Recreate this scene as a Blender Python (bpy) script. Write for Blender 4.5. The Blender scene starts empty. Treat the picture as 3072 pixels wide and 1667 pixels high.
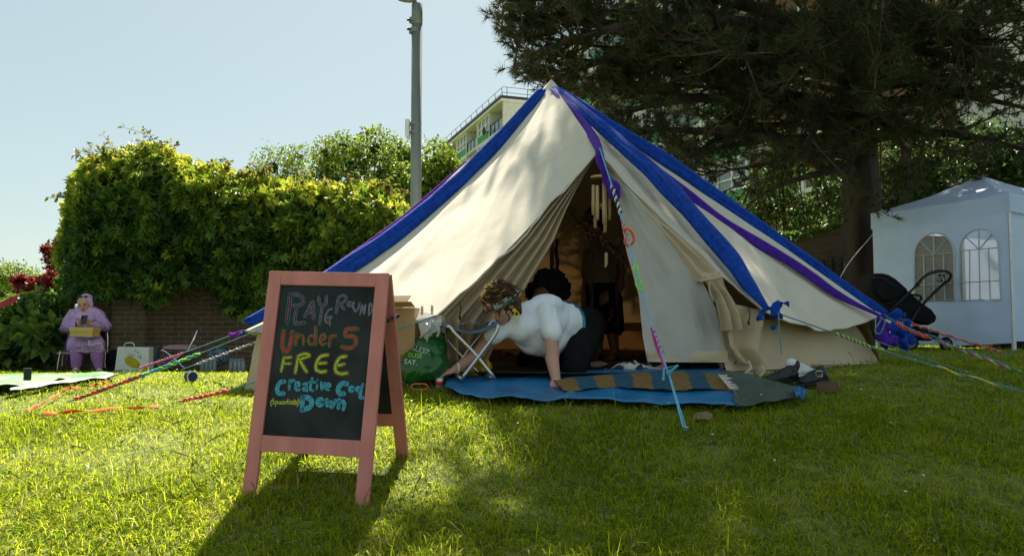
import bpy, bmesh, math, random
import numpy as np
from mathutils import Vector, Matrix, noise

random.seed(7); RNG = np.random.default_rng(11)
SC = bpy.context.scene
COL = SC.collection
PI = math.pi

# ------------------------------------------------------------------ camera
CZ = 1.0                      # lens height; ground lies 0.3 to 0.9 m below it
FPX = 2390.0                  # focal length in photo pixels (28 mm)
PITCH = math.radians(3.4)
cam = bpy.data.objects.new('camera', bpy.data.cameras.new('camera'))
COL.objects.link(cam); SC.camera = cam
cam.location = (0, 0, CZ); cam.rotation_euler = (math.radians(90)+PITCH, 0, 0)
cam.data.sensor_width = 36; cam.data.lens = FPX/3072*36
cam.data.clip_start = 0.05; cam.data.clip_end = 1500

# ------------------------------------------------------------------ light
SUN_EL, SUN_AZ = math.radians(49), math.radians(2.0)
W = bpy.data.worlds.new("World"); SC.world = W; W.use_nodes = True
nt = W.node_tree; bg = nt.nodes['Background']
sky = nt.nodes.new('ShaderNodeTexSky'); sky.sky_type = 'NISHITA'; sky.sun_disc = False
sky.sun_elevation = SUN_EL; sky.sun_rotation = SUN_AZ
sky.air_density = 1.0; sky.dust_density = 0.8; sky.ozone_density = 1.6; sky.altitude = 50
tint = nt.nodes.new('ShaderNodeMix'); tint.data_type = 'RGBA'; tint.blend_type = 'MULTIPLY'; tint.inputs[0].default_value = 1
tint.inputs[7].default_value = (.96, .92, .70, 1)
nt.links.new(sky.outputs[0], tint.inputs[6]); even = nt.nodes.new('ShaderNodeMix'); even.data_type = 'RGBA'; even.inputs[0].default_value = .6   # flat pale blue mixed in to even out the sky's brightness
even.inputs[7].default_value = (3.75, 4.60, 4.95, 1)
nt.links.new(tint.outputs[2], even.inputs[6]); nt.links.new(even.outputs[2], bg.inputs[0]); bg.inputs[1].default_value = 0.05
sl = bpy.data.lights.new('sun', 'SUN'); sl.energy = 5.0; sl.angle = math.radians(0.53); sl.color = (1.0, 0.93, 0.8)
so = bpy.data.objects.new('sun', sl); COL.objects.link(so)
SDIR = Vector((math.sin(SUN_AZ)*math.cos(SUN_EL), math.cos(SUN_AZ)*math.cos(SUN_EL), math.sin(SUN_EL)))
so.rotation_euler = SDIR.to_track_quat('Z', 'Y').to_euler(); so.location = (0, 20, 30)
SC.view_settings.view_transform = 'Standard'; SC.view_settings.look = 'None'
SC.view_settings.exposure = 1.65; SC.view_settings.gamma = 1.0
SC.cycles.max_bounces = 8; SC.cycles.transmission_bounces = 6; SC.cycles.transparent_max_bounces = 12
SC.cycles.caustics_reflective = False; SC.cycles.caustics_refractive = False
SC.cycles.use_denoising = True

# ------------------------------------------------------------------ placing
def ray(px, py):
    u = (px-1536)/FPX; v = (833.5-py)/FPX
    d = Vector((u, math.cos(PITCH)-v*math.sin(PITCH), math.sin(PITCH)+v*math.cos(PITCH)))
    return d
def P(px, py, Y):
    d = ray(px, py); return Vector((0, 0, CZ)) + d*(Y/d.y)
def onplane(px, py, p0, n):
    d = ray(px, py); o = Vector((0, 0, CZ)); return o + d*((p0-o).dot(n)/d.dot(n))

_gy = np.arange(-20, 420, 0.1)
def _prof(a):
    v = np.interp(_gy, [p[0] for p in a], [p[1] for p in a])
    k = np.ones(9)/9
    vp = np.pad(v, 4, mode='edge'); return np.convolve(vp, k, 'valid')
_L = _prof([(-20,-2.5),(0,-1.35),(2,-1.05),(2.9,-.87),(3.5,-.765),(4.2,-.66),(5,-.58),(6,-.525),(7,-.50),(8,-.5),(10,-.6),(12,-.7),(14,-.75),(30,-.9),(150,-1.2),(420,-1.2)])
_R = _prof([(-20,-2.5),(0,-1.35),(2,-1.05),(2.9,-.87),(3.5,-.74),(4.3,-.58),(5,-.44),(5.3,-.39),(5.7,-.345),(6.5,-.325),(8,-.32),(12,-.32),(20,-.3),(150,-.3),(420,-.3)])
def Gv(x, y):
    x = np.asarray(x, float); y = np.asarray(y, float)
    l = np.interp(y, _gy, _L); r = np.interp(y, _gy, _R)
    s = np.clip((x+1.9)/1.4, 0, 1); s = s*s*(3-2*s)
    w = np.exp(-((y-4)/6)**2)
    und = w*(0.010*np.sin(x*2.3+y*1.1)+0.008*np.sin(y*3.1-x*1.7)+0.005*np.sin(x*5.1+y*4.3))
    return CZ + l*(1-s)+r*s + und
def G(x, y): return float(Gv(x, y))
def PG(px, py, lift=0.0):
    d = ray(px, py); o = Vector((0, 0, CZ)); prev = 0.5
    t = 0.5
    while t < 60:
        p = o+d*t
        if p.z < G(p.x, p.y)+lift:
            a, b = prev, t
            for _ in range(20):
                m = (a+b)/2; q = o+d*m
                if q.z < G(q.x, q.y)+lift: b = m
                else: a = m
            return o+d*b
        prev = t; t += 0.05
    return o+d*t

# ------------------------------------------------------------------ tagging and meshes
WL = {}
def tag(o, label=None, cat=None, group=None, kind=None):
    if label: o['label'] = label
    if cat: o['category'] = cat
    if group: o['group'] = group
    if kind: o['kind'] = kind
    return o
def thing(name, label, cat, loc, group=None, rotz=0.0):
    o = bpy.data.objects.new(name, None); COL.objects.link(o)
    o.empty_display_size = 0.1
    o.location = loc; o.rotation_euler = (0, 0, rotz); WL[o.name] = Vector(loc)
    return tag(o, label, cat, group)
def link_mesh(name, me, mat, parent=None, base=None, smooth=False, local=False):
    o = bpy.data.objects.new(name, me); COL.objects.link(o)
    if mat is not None:
        for m in (mat if isinstance(mat, (list, tuple)) else [mat]): me.materials.append(m)
    if smooth: me.polygons.foreach_set('use_smooth', np.ones(len(me.polygons), bool))
    if parent is not None:
        o.parent = parent
        off = WL[parent.name]
        if not local: me.transform(Matrix.Translation(-off))
        WL[o.name] = off
    else:
        if base is None and len(me.vertices):
            co = np.empty(len(me.vertices)*3); me.vertices.foreach_get('co', co); co = co.reshape(-1, 3)
            c = (co.min(0)+co.max(0))/2; base = Vector((c[0], c[1], co[:, 2].min()))
        base = Vector(base) if base is not None else Vector((0, 0, 0))
        me.transform(Matrix.Translation(-base)); o.location = base; WL[o.name] = base
    return o
def np_mesh(name, V, F, mat, parent=None, var=None, smooth=False, base=None):
    """V (n,3); F (m,k) one polygon size; var: per-vertex float attribute"""
    me = bpy.data.meshes.new(name)
    V = np.ascontiguousarray(V, np.float32); F = np.ascontiguousarray(F, np.int32)
    me.vertices.add(len(V)); me.vertices.foreach_set('co', V.ravel())
    k = F.shape[1]
    me.loops.add(F.size); me.loops.foreach_set('vertex_index', F.ravel())
    me.polygons.add(len(F)); me.polygons.foreach_set('loop_start', np.arange(0, F.size, k, dtype=np.int32))
    me.polygons.foreach_set('loop_total', np.full(len(F), k, np.int32))
    if var is not None:
        a = me.attributes.new('var', 'FLOAT', 'POINT'); a.data.foreach_set('value', np.ascontiguousarray(var, np.float32))
    me.update(calc_edges=True); me.validate()
    return link_mesh(name, me, mat, parent, base, smooth)

class MB:
    def __init__(s): s.v = []; s.f = []
    def add(s, vs, fs):
        b = len(s.v); s.v += [tuple(v) for v in vs]; s.f += [tuple(i+b for i in f) for f in fs]; return s
    def box(s, c, size, rot=None):
        hx, hy, hz = [d/2 for d in size]
        vs = [Vector((x, y, z)) for x in (-hx, hx) for y in (-hy, hy) for z in (-hz, hz)]
        if rot is not None: vs = [rot @ v for v in vs]
        vs = [v+Vector(c) for v in vs]
        return s.add(vs, [(0,1,3,2),(4,6,7,5),(0,4,5,1),(2,3,7,6),(0,2,6,4),(1,5,7,3)])
    def box2(s, lo, hi):
        c = [(a+b)/2 for a, b in zip(lo, hi)]; return s.box(c, [abs(b-a) for a, b in zip(lo, hi)])
    def hexa(s, p):           # 8 points: front 4 (ccw), back 4
        return s.add(p, [(0,1,2,3),(7,6,5,4),(0,4,5,1),(1,5,6,2),(2,6,7,3),(3,7,4,0)])
    def tube(s, pts, r, seg=8, cap=True, closed=False, lobes=None, flat=None):
        pts = [Vector(p) for p in pts]; n = len(pts)
        rs = r if isinstance(r, (list, tuple)) else [r]*n
        b = len(s.v); up = None
        for i, p in enumerate(pts):
            if closed: t = pts[(i+1) % n]-pts[i-1]
            else: t = pts[min(i+1, n-1)]-pts[max(i-1, 0)]
            if t.length < 1e-9: t = Vector((0, 0, 1))
            t.normalize()
            if up is None:
                a = Vector((0, 0, 1)) if abs(t.z) < .9 else Vector((1, 0, 0))
                up = (a-t*a.dot(t)).normalized()
            else:
                up = up-t*up.dot(t)
                up = up.normalized() if up.length > 1e-6 else t.orthogonal().normalized()
            sd = t.cross(up)
            for k in range(seg):
                th = 2*PI*k/seg; rr = rs[i]
                if lobes: rr *= 1+lobes[1]*math.sin(lobes[0]*th+i*lobes[2])
                fy = flat if flat else 1.0
                s.v.append(tuple(p+sd*(math.cos(th)*rr)+up*(math.sin(th)*rr*fy)))
        m = n if closed else n-1
        for i in range(m):
            j = (i+1) % n
            for k in range(seg):
                k2 = (k+1) % seg
                s.f.append((b+i*seg+k, b+i*seg+k2, b+j*seg+k2, b+j*seg+k))
        if cap and not closed:
            s.f.append(tuple(b+k for k in range(seg))[::-1]); s.f.append(tuple(b+(n-1)*seg+k for k in range(seg)))
        return s
    def ell(s, c, r, rot=None, nu=12, nv=8):
        c = Vector(c); r = (r, r, r) if not isinstance(r, (list, tuple, Vector)) else r
        vs = []; fs = []
        for i in range(nv+1):
            a = PI*i/nv
            for k in range(nu):
                q = 2*PI*k/nu
                v = Vector((r[0]*math.sin(a)*math.cos(q), r[1]*math.sin(a)*math.sin(q), r[2]*math.cos(a)))
                if rot is not None: v = rot @ v
                vs.append(c+v)
        for i in range(nv):
            for k in range(nu):
                k2 = (k+1) % nu
                a, b2, c2, d2 = i*nu+k, (i+1)*nu+k, (i+1)*nu+k2, i*nu+k2
                if i == 0: fs.append((a, b2, c2))
                elif i == nv-1: fs.append((a, b2, d2))
                else: fs.append((a, b2, c2, d2))
        return s.add(vs, fs)
    def grid(s, fn, nu, nv, flip=False):
        b = len(s.v)
        for j in range(nv+1):
            for i in range(nu+1): s.v.append(tuple(fn(i/nu, j/nv)))
        for j in range(nv):
            for i in range(nu):
                a = b+j*(nu+1)+i; q = (a, a+1, a+nu+2, a+nu+1)
                s.f.append(q[::-1] if flip else q)
        return s
    def prism(s, poly, d):    # polygon points, extruded by vector d
        n = len(poly); d = Vector(d); vs = [Vector(p) for p in poly]; vs += [p+d for p in vs]
        fs = [tuple(range(n))[::-1], tuple(range(n, 2*n))]
        for i in range(n): fs.append((i, (i+1) % n, n+(i+1) % n, n+i))
        return s.add(vs, fs)
    def disc(s, c, r, n, seg=16):
        c = Vector(c); n = Vector(n).normalized(); a = n.orthogonal().normalized(); b2 = n.cross(a)
        return s.add([c+a*(r*math.cos(2*PI*k/seg))+b2*(r*math.sin(2*PI*k/seg)) for k in range(seg)], [tuple(range(seg))])
    def build(s, name, mat, parent=None, smooth=False, bevel=0, base=None, local=False, solid=0, sub=0, fix=False):
        me = bpy.data.meshes.new(name); me.from_pydata(s.v, [], s.f); me.update()
        if bevel or fix:
            bm = bmesh.new(); bm.from_mesh(me)
            if fix: bmesh.ops.remove_doubles(bm, verts=bm.verts, dist=1e-5)
            bmesh.ops.recalc_face_normals(bm, faces=bm.faces)
            if bevel:
                bmesh.ops.bevel(bm, geom=[e for e in bm.edges if len(e.link_faces) == 2 and e.calc_face_angle(0) > .6], offset=bevel, segments=2, affect='EDGES', profile=.5)
            bm.to_mesh(me); bm.free()
        o = link_mesh(name, me, mat, parent, base, smooth, local)
        if solid:
            m = o.modifiers.new('thick', 'SOLIDIFY'); m.thickness = solid; m.offset = 0
        if sub:
            m = o.modifiers.new('sub', 'SUBSURF'); m.levels = sub; m.render_levels = sub
        return o
def curve(pts, n=24):         # Catmull-Rom through points
    pts = [Vector(p) for p in pts]
    if len(pts) < 3: return [pts[0].lerp(pts[-1], i/n) for i in range(n+1)]
    q = [pts[0]*2-pts[1]]+pts+[pts[-1]*2-pts[-2]]; out = []
    segs = len(pts)-1
    for i in range(n+1):
        t = i/n*segs; k = min(int(t), segs-1); t -= k
        a, b, c, d = q[k], q[k+1], q[k+2], q[k+3]
        out.append(.5*((2*b)+(c-a)*t+(2*a-5*b+4*c-d)*t*t+(3*b-a-3*c+d)*t**3))
    return out
def fused(name, mb, mat, parent, voxel=.012, smooth=4, wob=0.0, wsc=8.0, hang=False, crease=0.0, csc=7.0, cdir=(1, 1, .35)):
    """one continuous skin over all overlapping shapes of mb"""
    me = bpy.data.meshes.new('tmp'); me.from_pydata(mb.v, [], mb.f); me.update()
    bm = bmesh.new(); bm.from_mesh(me); bmesh.ops.remove_doubles(bm, verts=bm.verts, dist=1e-6)
    bmesh.ops.recalc_face_normals(bm, faces=bm.faces); bm.to_mesh(me); bm.free()
    t = bpy.data.objects.new('tmp', me); COL.objects.link(t)
    m = t.modifiers.new('r', 'REMESH'); m.mode = 'VOXEL'; m.voxel_size = voxel
    if smooth:
        s2 = t.modifiers.new('s', 'SMOOTH'); s2.iterations = smooth; s2.factor = .5
    dg = bpy.context.evaluated_depsgraph_get(); dg.update()
    out = bpy.data.meshes.new_from_object(t.evaluated_get(dg)); out.name = name
    bpy.data.objects.remove(t); bpy.data.meshes.remove(me)
    if wob:
        for v in out.vertices:
            p = v.co
            q = Vector((p.x*wsc, p.y*wsc, p.z*wsc*(.45 if hang else 1)))
            h = noise.fractal(q, 1.0, 2.0, 3)
            v.co = p+v.normal*(h*wob)
        out.update()
    if crease:                # narrow folds pressed into the cloth
        for v in out.vertices:
            p = v.co; q = Vector((p.x*csc*cdir[0], p.y*csc*cdir[1], p.z*csc*cdir[2])); q += Vector((1, 0, 1))*noise.noise(p*3)*.5
            n1 = abs(noise.noise(q))
            if n1 < .25: v.co = p-v.normal*(crease*(1-n1/.25)**1.5)
        bm = bmesh.new(); bm.from_mesh(out)
        for _ in range(2): bmesh.ops.smooth_vert(bm, verts=bm.verts, factor=.5, use_axis_x=True, use_axis_y=True, use_axis_z=True)
        bm.to_mesh(out); bm.free(); out.update()
    return link_mesh(name, out, mat, parent, None, True)
def chain(mb, pr, seg=14):
    """limb: round joints and tapered links"""
    for i, (p, r) in enumerate(pr):
        mb.ell(p, r, nu=seg, nv=8)
        if i: mb.tube([pr[i-1][0], p], [pr[i-1][1], r], seg)
    return mb

# ------------------------------------------------------------------ materials
def M(name, rgb, rough=.75, var=.12, scale=12.0, bump=0.0, bscale=60.0, spec=.25, trans=0.0, tcol=None, metal=0.0, rgb2=None, stretch=None, attr=False, detail=4, alpha=1.0, sheen=0.0):
    m = bpy.data.materials.new(name); m.use_nodes = True; t = m.node_tree; b = t.nodes['Principled BSDF']; out = t.nodes['Material Output']
    L = t.links.new
    b.inputs['Roughness'].default_value = rough; b.inputs['Metallic'].default_value = metal
    b.inputs['Specular IOR Level'].default_value = spec
    if sheen: b.inputs['Sheen Weight'].default_value = sheen
    if alpha < 1: b.inputs['Alpha'].default_value = alpha
    lo = [max(0, c*(1-var)) for c in rgb]+[1]; hi = [min(1, c*(1+var)) for c in (rgb2 or rgb)]+[1]
    tc = t.nodes.new('ShaderNodeTexCoord'); vec = tc.outputs['Object']
    if stretch:
        mp = t.nodes.new('ShaderNodeMapping'); mp.inputs['Scale'].default_value = stretch; L(vec, mp.inputs[0]); vec = mp.outputs[0]
    n = t.nodes.new('ShaderNodeTexNoise'); n.inputs['Scale'].default_value = scale; n.inputs['Detail'].default_value = detail; L(vec, n.inputs['Vector'])
    fac = n.outputs['Fac']
    r = t.nodes.new('ShaderNodeValToRGB'); r.color_ramp.elements[0].position = .3; r.color_ramp.elements[1].position = .7
    r.color_ramp.elements[0].color = lo; r.color_ramp.elements[1].color = hi
    if attr:
        a = t.nodes.new('ShaderNodeAttribute'); a.attribute_name = 'var'
        fac = a.outputs['Fac']; r.color_ramp.elements[0].position = 0; r.color_ramp.elements[1].position = 1
    L(fac, r.inputs[0]); L(r.outputs[0], b.inputs['Base Color'])
    if bump:
        n2 = t.nodes.new('ShaderNodeTexNoise'); n2.inputs['Scale'].default_value = bscale; n2.inputs['Detail'].default_value = 5; L(vec, n2.inputs['Vector'])
        bp = t.nodes.new('ShaderNodeBump'); bp.inputs['Strength'].default_value = min(1, bump); bp.inputs['Distance'].default_value = .01*max(1, bump)
        L(n2.outputs['Fac'], bp.inputs['Height']); L(bp.outputs[0], b.inputs['Normal'])
    if trans:
        tr = t.nodes.new('ShaderNodeBsdfTranslucent'); mx = t.nodes.new('ShaderNodeMixShader'); mx.inputs[0].default_value = trans
        if tcol:
            mc = t.nodes.new('ShaderNodeMix'); mc.data_type = 'RGBA'; mc.blend_type = 'MULTIPLY'; mc.inputs[0].default_value = 1
            L(r.outputs[0], mc.inputs[6]); mc.inputs[7].default_value = (*tcol, 1); L(mc.outputs[2], tr.inputs[0])
        else: L(r.outputs[0], tr.inputs[0])
        L(b.outputs[0], mx.inputs[1]); L(tr.outputs[0], mx.inputs[2]); L(mx.outputs[0], out.inputs[0])
    m['_ramp'] = 0
    return m
def ramp_of(m): return [n for n in m.node_tree.nodes if n.type == 'VALTORGB'][0].color_ramp
def glassy(name, rgb, alpha=.25, rough=.1):
    m = bpy.data.materials.new(name); m.use_nodes = True; t = m.node_tree; b = t.nodes['Principled BSDF']; out = t.nodes['Material Output']
    b.inputs['Base Color'].default_value = (*rgb, 1); b.inputs['Roughness'].default_value = rough
    tr = t.nodes.new('ShaderNodeBsdfTransparent'); mx = t.nodes.new('ShaderNodeMixShader'); mx.inputs[0].default_value = alpha
    t.links.new(tr.outputs[0], mx.inputs[1]); t.links.new(b.outputs[0], mx.inputs[2]); t.links.new(mx.outputs[0], out.inputs[0])
    return m
def brick_mat(name, c1, c2, mortar, sc=1.0, bump=.6):
    m = bpy.data.materials.new(name); m.use_nodes = True; t = m.node_tree; b = t.nodes['Principled BSDF']; L = t.links.new
    b.inputs['Roughness'].default_value = .9; b.inputs['Specular IOR Level'].default_value = .15
    tc = t.nodes.new('ShaderNodeTexCoord'); sp = t.nodes.new('ShaderNodeSeparateXYZ'); L(tc.outputs['Object'], sp.inputs[0])
    ad = t.nodes.new('ShaderNodeMath'); ad.operation = 'ADD'; L(sp.outputs[0], ad.inputs[0]); L(sp.outputs[1], ad.inputs[1])
    cb = t.nodes.new('ShaderNodeCombineXYZ'); L(ad.outputs[0], cb.inputs[0]); L(sp.outputs[2], cb.inputs[1])
    nz = t.nodes.new('ShaderNodeTexNoise'); nz.inputs['Scale'].default_value = 6; L(tc.outputs['Object'], nz.inputs['Vector'])
    mxv = t.nodes.new('ShaderNodeMix'); mxv.data_type = 'RGBA'; mxv.inputs[0].default_value = .02; L(cb.outputs[0], mxv.inputs[6]); L(nz.outputs['Color'], mxv.inputs[7])
    br = t.nodes.new('ShaderNodeTexBrick'); br.inputs['Scale'].default_value = 1/sc; L(mxv.outputs[2], br.inputs['Vector'])
    br.inputs['Brick Width'].default_value = .235; br.inputs['Row Height'].default_value = .078; br.inputs['Mortar Size'].default_value = .009; br.inputs['Mortar Smooth'].default_value = .3
    br.inputs['Color1'].default_value = (*c1, 1); br.inputs['Color2'].default_value = (*c2, 1); br.inputs['Mortar'].default_value = (*mortar, 1)
    n2 = t.nodes.new('ShaderNodeTexNoise'); n2.inputs['Scale'].default_value = 2.3; n2.inputs['Detail'].default_value = 6; L(tc.outputs['Object'], n2.inputs['Vector'])
    rp = t.nodes.new('ShaderNodeValToRGB'); rp.color_ramp.elements[0].color = (.45, .42, .38, 1); rp.color_ramp.elements[1].color = (1.25, 1.2, 1.1, 1)
    L(n2.outputs['Fac'], rp.inputs[0])
    mu = t.nodes.new('ShaderNodeMix'); mu.data_type = 'RGBA'; mu.blend_type = 'MULTIPLY'; mu.inputs[0].default_value = .8
    L(br.outputs['Color'], mu.inputs[6]); L(rp.outputs[0], mu.inputs[7]); L(mu.outputs[2], b.inputs['Base Color'])
    bp = t.nodes.new('ShaderNodeBump'); bp.inputs['Strength'].default_value = bump; bp.inputs['Distance'].default_value = .02
    iv = t.nodes.new('ShaderNodeMath'); iv.operation = 'SUBTRACT'; iv.inputs[0].default_value = 1; L(br.outputs['Fac'], iv.inputs[1])
    a2 = t.nodes.new('ShaderNodeMath'); a2.operation = 'MULTIPLY_ADD'; L(n2.outputs['Fac'], a2.inputs[0]); a2.inputs[1].default_value = .6; L(iv.outputs[0], a2.inputs[2])
    L(a2.outputs[0], bp.inputs['Height']); L(bp.outputs[0], b.inputs['Normal'])
    return m

# ------------------------------------------------------------------ foliage
def unit(a): return a/np.maximum(np.linalg.norm(a, axis=1, keepdims=True), 1e-9)
def leaves(name, pos, size, mat, parent, droop=.3, palm=False, wid=.55, seed=0, outward=None, varbase=None):
    r = np.random.default_rng(seed+5); n = len(pos)
    d = r.normal(size=(n, 3)); 
    if outward is not None: d = d*.8+outward
    d[:, 2] -= droop; d = unit(d)
    nr = r.normal(size=(n, 3)); nr[:, 2] += .5; nr = nr-d*(nr*d).sum(1, keepdims=True); nr = unit(nr)
    sd = np.cross(d, nr)
    size = np.broadcast_to(size, (n,))[:, None]
    vb = r.random(n) if varbase is None else np.clip(varbase+r.normal(size=n)*.18, 0, 1)
    if not palm: angs = [(0, 1.0)]
    else: angs = [(-1.25, .62), (-.62, .85), (0, 1.0), (.62, .85), (1.25, .62)]
    V = []; var = []
    for a, l in angs:
        dd = d*math.cos(a)+sd*math.sin(a); ss = np.cross(dd, nr)
        q0 = pos; q1 = pos+dd*size*.5*l+ss*size*wid*.5*l*(.62 if palm else 1)+nr*size*.08
        q2 = pos+dd*size*l-nr*size*.12; q3 = pos+dd*size*.5*l-ss*size*wid*.5*l*(.62 if palm else 1)+nr*size*.08
        V.append(np.stack([q0, q1, q2, q3], 1).reshape(-1, 3)); var.append(np.repeat(vb, 4))
    V = np.concatenate(V); var = np.concatenate(var); m = len(V)//4
    b = np.arange(m)*4
    F = np.concatenate([np.stack([b, b+1, b+2], 1), np.stack([b, b+2, b+3], 1)])
    return np_mesh(name, V, F, mat, parent, var)
def clump_points(centers, radii, n, seed, shell=.55, squash=1.0):
    r = np.random.default_rng(seed); centers = np.array([list(c) for c in centers]); radii = np.array(radii)
    w = radii**2; idx = r.choice(len(centers), n, p=w/w.sum())
    d = unit(r.normal(size=(n, 3))); rad = radii[idx]*(shell+(1-shell)*r.random(n)**.7)*(1+.12*r.normal(size=n))
    d2 = d.copy(); d2[:, 2] *= squash
    return centers[idx]+d2*rad[:, None], d
# ================================================================== SETTING: ground and grass
m_soil = M('soil', (.075,.115,.018), .95, .4, 14, bump=.8, bscale=60, rgb2=(.13,.15,.03))
def axis(a, b, h, grow, far):
    v = list(np.arange(a, b, h)); s = h
    while v[-1] < far: s *= grow; v.append(v[-1]+s)
    return np.array(v)
gx = axis(0, 9, .15, 1.25, 420); gx = np.concatenate([-gx[:0:-1], gx]); gy = np.concatenate([np.arange(-20, 0, 1.0), axis(0, 15, .12, 1.22, 415)])
XX, YY = np.meshgrid(gx, gy); ZZ = Gv(XX, YY)
nx = len(gx); ii = np.arange((len(gy)-1)*(nx-1)); a = ii//(nx-1)*nx+ii % (nx-1)
ground = np_mesh('ground', np.stack([XX.ravel(), YY.ravel(), ZZ.ravel()], 1), np.stack([a, a+1, a+nx+1, a+nx], 1), m_soil, smooth=True, base=(0,0,0))
ground['kind'] = 'structure'

m_grass = M('grass_blades', (.06,.10,.015), .65, 0, attr=True, spec=.10, trans=.66)
cr = ramp_of(m_grass); cr.elements[0].color = (.09,.16,.006,1); cr.elements[1].color = (.55,.47,.24,1)
for p, c in ((.35,(.25,.325,.008,1)),(.7,(.44,.49,.012,1)),(.88,(.50,.48,.03,1)),(.94,(.40,.37,.11,1))):
    e = cr.elements.new(p); e.color = c
TENT_C = (0.39, 8.0)
def grass():
    r = np.random.default_rng(3)
    xs, ys = [], []
    for y0, y1, dens in ((2.2,3.6,15000),(3.6,5.2,9500),(5.2,7.5,3800),(7.5,14,1300)):
        w = .68*y1+.6; n = int(dens*(y1-y0)*2*w)
        xs.append(r.uniform(-w, w, n)); ys.append(r.uniform(y0, y1, n))
    x = np.concatenate(xs); y = np.concatenate(ys)
    keep = np.abs(x) < .67*y+.35
    keep &= ((x-TENT_C[0])**2+(y-TENT_C[1])**2) > 2.62**2
    keep &= ~((x > -.38) & (x < 1.2) & (y > 4.95) & (y < 7))
    # clumps: uneven density
    f = np.array([noise.noise(Vector((a*1.3, b*1.3, 0)))+.6*noise.noise(Vector((a*4.5, b*4.5, 3))) for a, b in zip(x[keep], y[keep])])
    x = x[keep]; y = y[keep]
    k2 = r.random(len(x)) < np.clip(.80+.65*f, .28, 1); x = x[k2]; y = y[k2]; f = f[k2]
    n = len(x); z = Gv(x, y)-.004
    L = r.gamma(5, .0088, n)*(1+.35*f); L = np.clip(L, .016, .13)*np.interp(y, [4.5, 7], [1, .62])
    tall = r.random(n) < .006; L[tall] *= 2.0
    wd = np.maximum(.0042, .00085*y)*(.6+.8*r.random(n)); wd[tall] *= .8
    az = r.uniform(0, 2*PI, n)+.6*f; lean = np.radians(np.clip(r.normal(61, 19, n), 5, 88)); lean[tall] *= .45
    dx, dy = np.cos(az), np.sin(az)
    hor = np.stack([dx, dy, np.zeros(n)], 1); tw = r.normal(0, .5, n)
    sd = np.stack([-dy*np.cos(tw), dx*np.cos(tw), np.sin(tw)], 1)
    b = np.stack([x, y, z], 1)
    c1 = np.cos(lean*.55)[:, None]; s1 = np.sin(lean*.55)[:, None]; c2 = np.cos(np.minimum(lean*1.35, 1.75))[:, None]; s2 = np.sin(np.minimum(lean*1.35, 1.75))[:, None]
    up = np.array([[0, 0, 1.0]]); Lc = L[:, None]
    m = b+up*c1*Lc*.5+hor*s1*Lc*.5; t = m+up*c2*Lc*.5+hor*s2*Lc*.5
    h = sd*wd[:, None]*.5
    V = np.stack([b-h*.8, b+h*.8, m-h, m+h, t], 1).reshape(-1, 3)
    q = np.arange(n)*5
    F = np.concatenate([np.stack([q, q+1, q+3], 1), np.stack([q, q+3, q+2], 1), np.stack([q+2, q+3, q+4], 1)])
    dry = np.array([noise.noise(Vector((a*2.1, b2*2.1, 9))) for a, b2 in zip(x, y)])
    var = np.clip(.42+.22*r.normal(size=n)+.22*f*-1+.35*np.maximum(dry-.15, 0), 0, .93)
    var[r.random(n) < .05+.10*np.maximum(dry, 0)] = .97
    o = np_mesh('grass', V, F, m_grass, var=np.repeat(var, 5), base=(0,0,0))
    tag(o, 'rough green lawn with dry straw patches sloping up to the tent', 'grass', kind='stuff')
grass()
# broad weeds among the grass
def weeds():
    r = np.random.default_rng(8); n = 420
    y = 2.3+7*r.random(n)**1.6; x = r.uniform(-1, 1, n)*(.66*y+.2)
    k = ((x-TENT_C[0])**2+(y-TENT_C[1])**2 > 2.7**2) & ~((x > -.35) & (x < 2) & (y > 4.8)); x = x[k]; y = y[k]
    p = np.stack([x, y, Gv(x, y)+.012], 1); p = np.repeat(p, 4, 0); p[:, :2] += r.normal(0, .018, (len(p), 2))
    m = M('weed_leaves', (.05,.11,.02), .5, 0, attr=True, spec=.35, trans=.45); c = ramp_of(m); c.elements[0].color = (.09,.18,.02,1); c.elements[1].color = (.2,.3,.03,1)
    o = leaves('weeds', p, .018+.02*r.random(len(p)), m, None, droop=-.25, wid=.7, seed=4)
    tag(o, 'small broad leaved weeds scattered low through the lawn', 'weeds', kind='stuff')
weeds()

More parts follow.
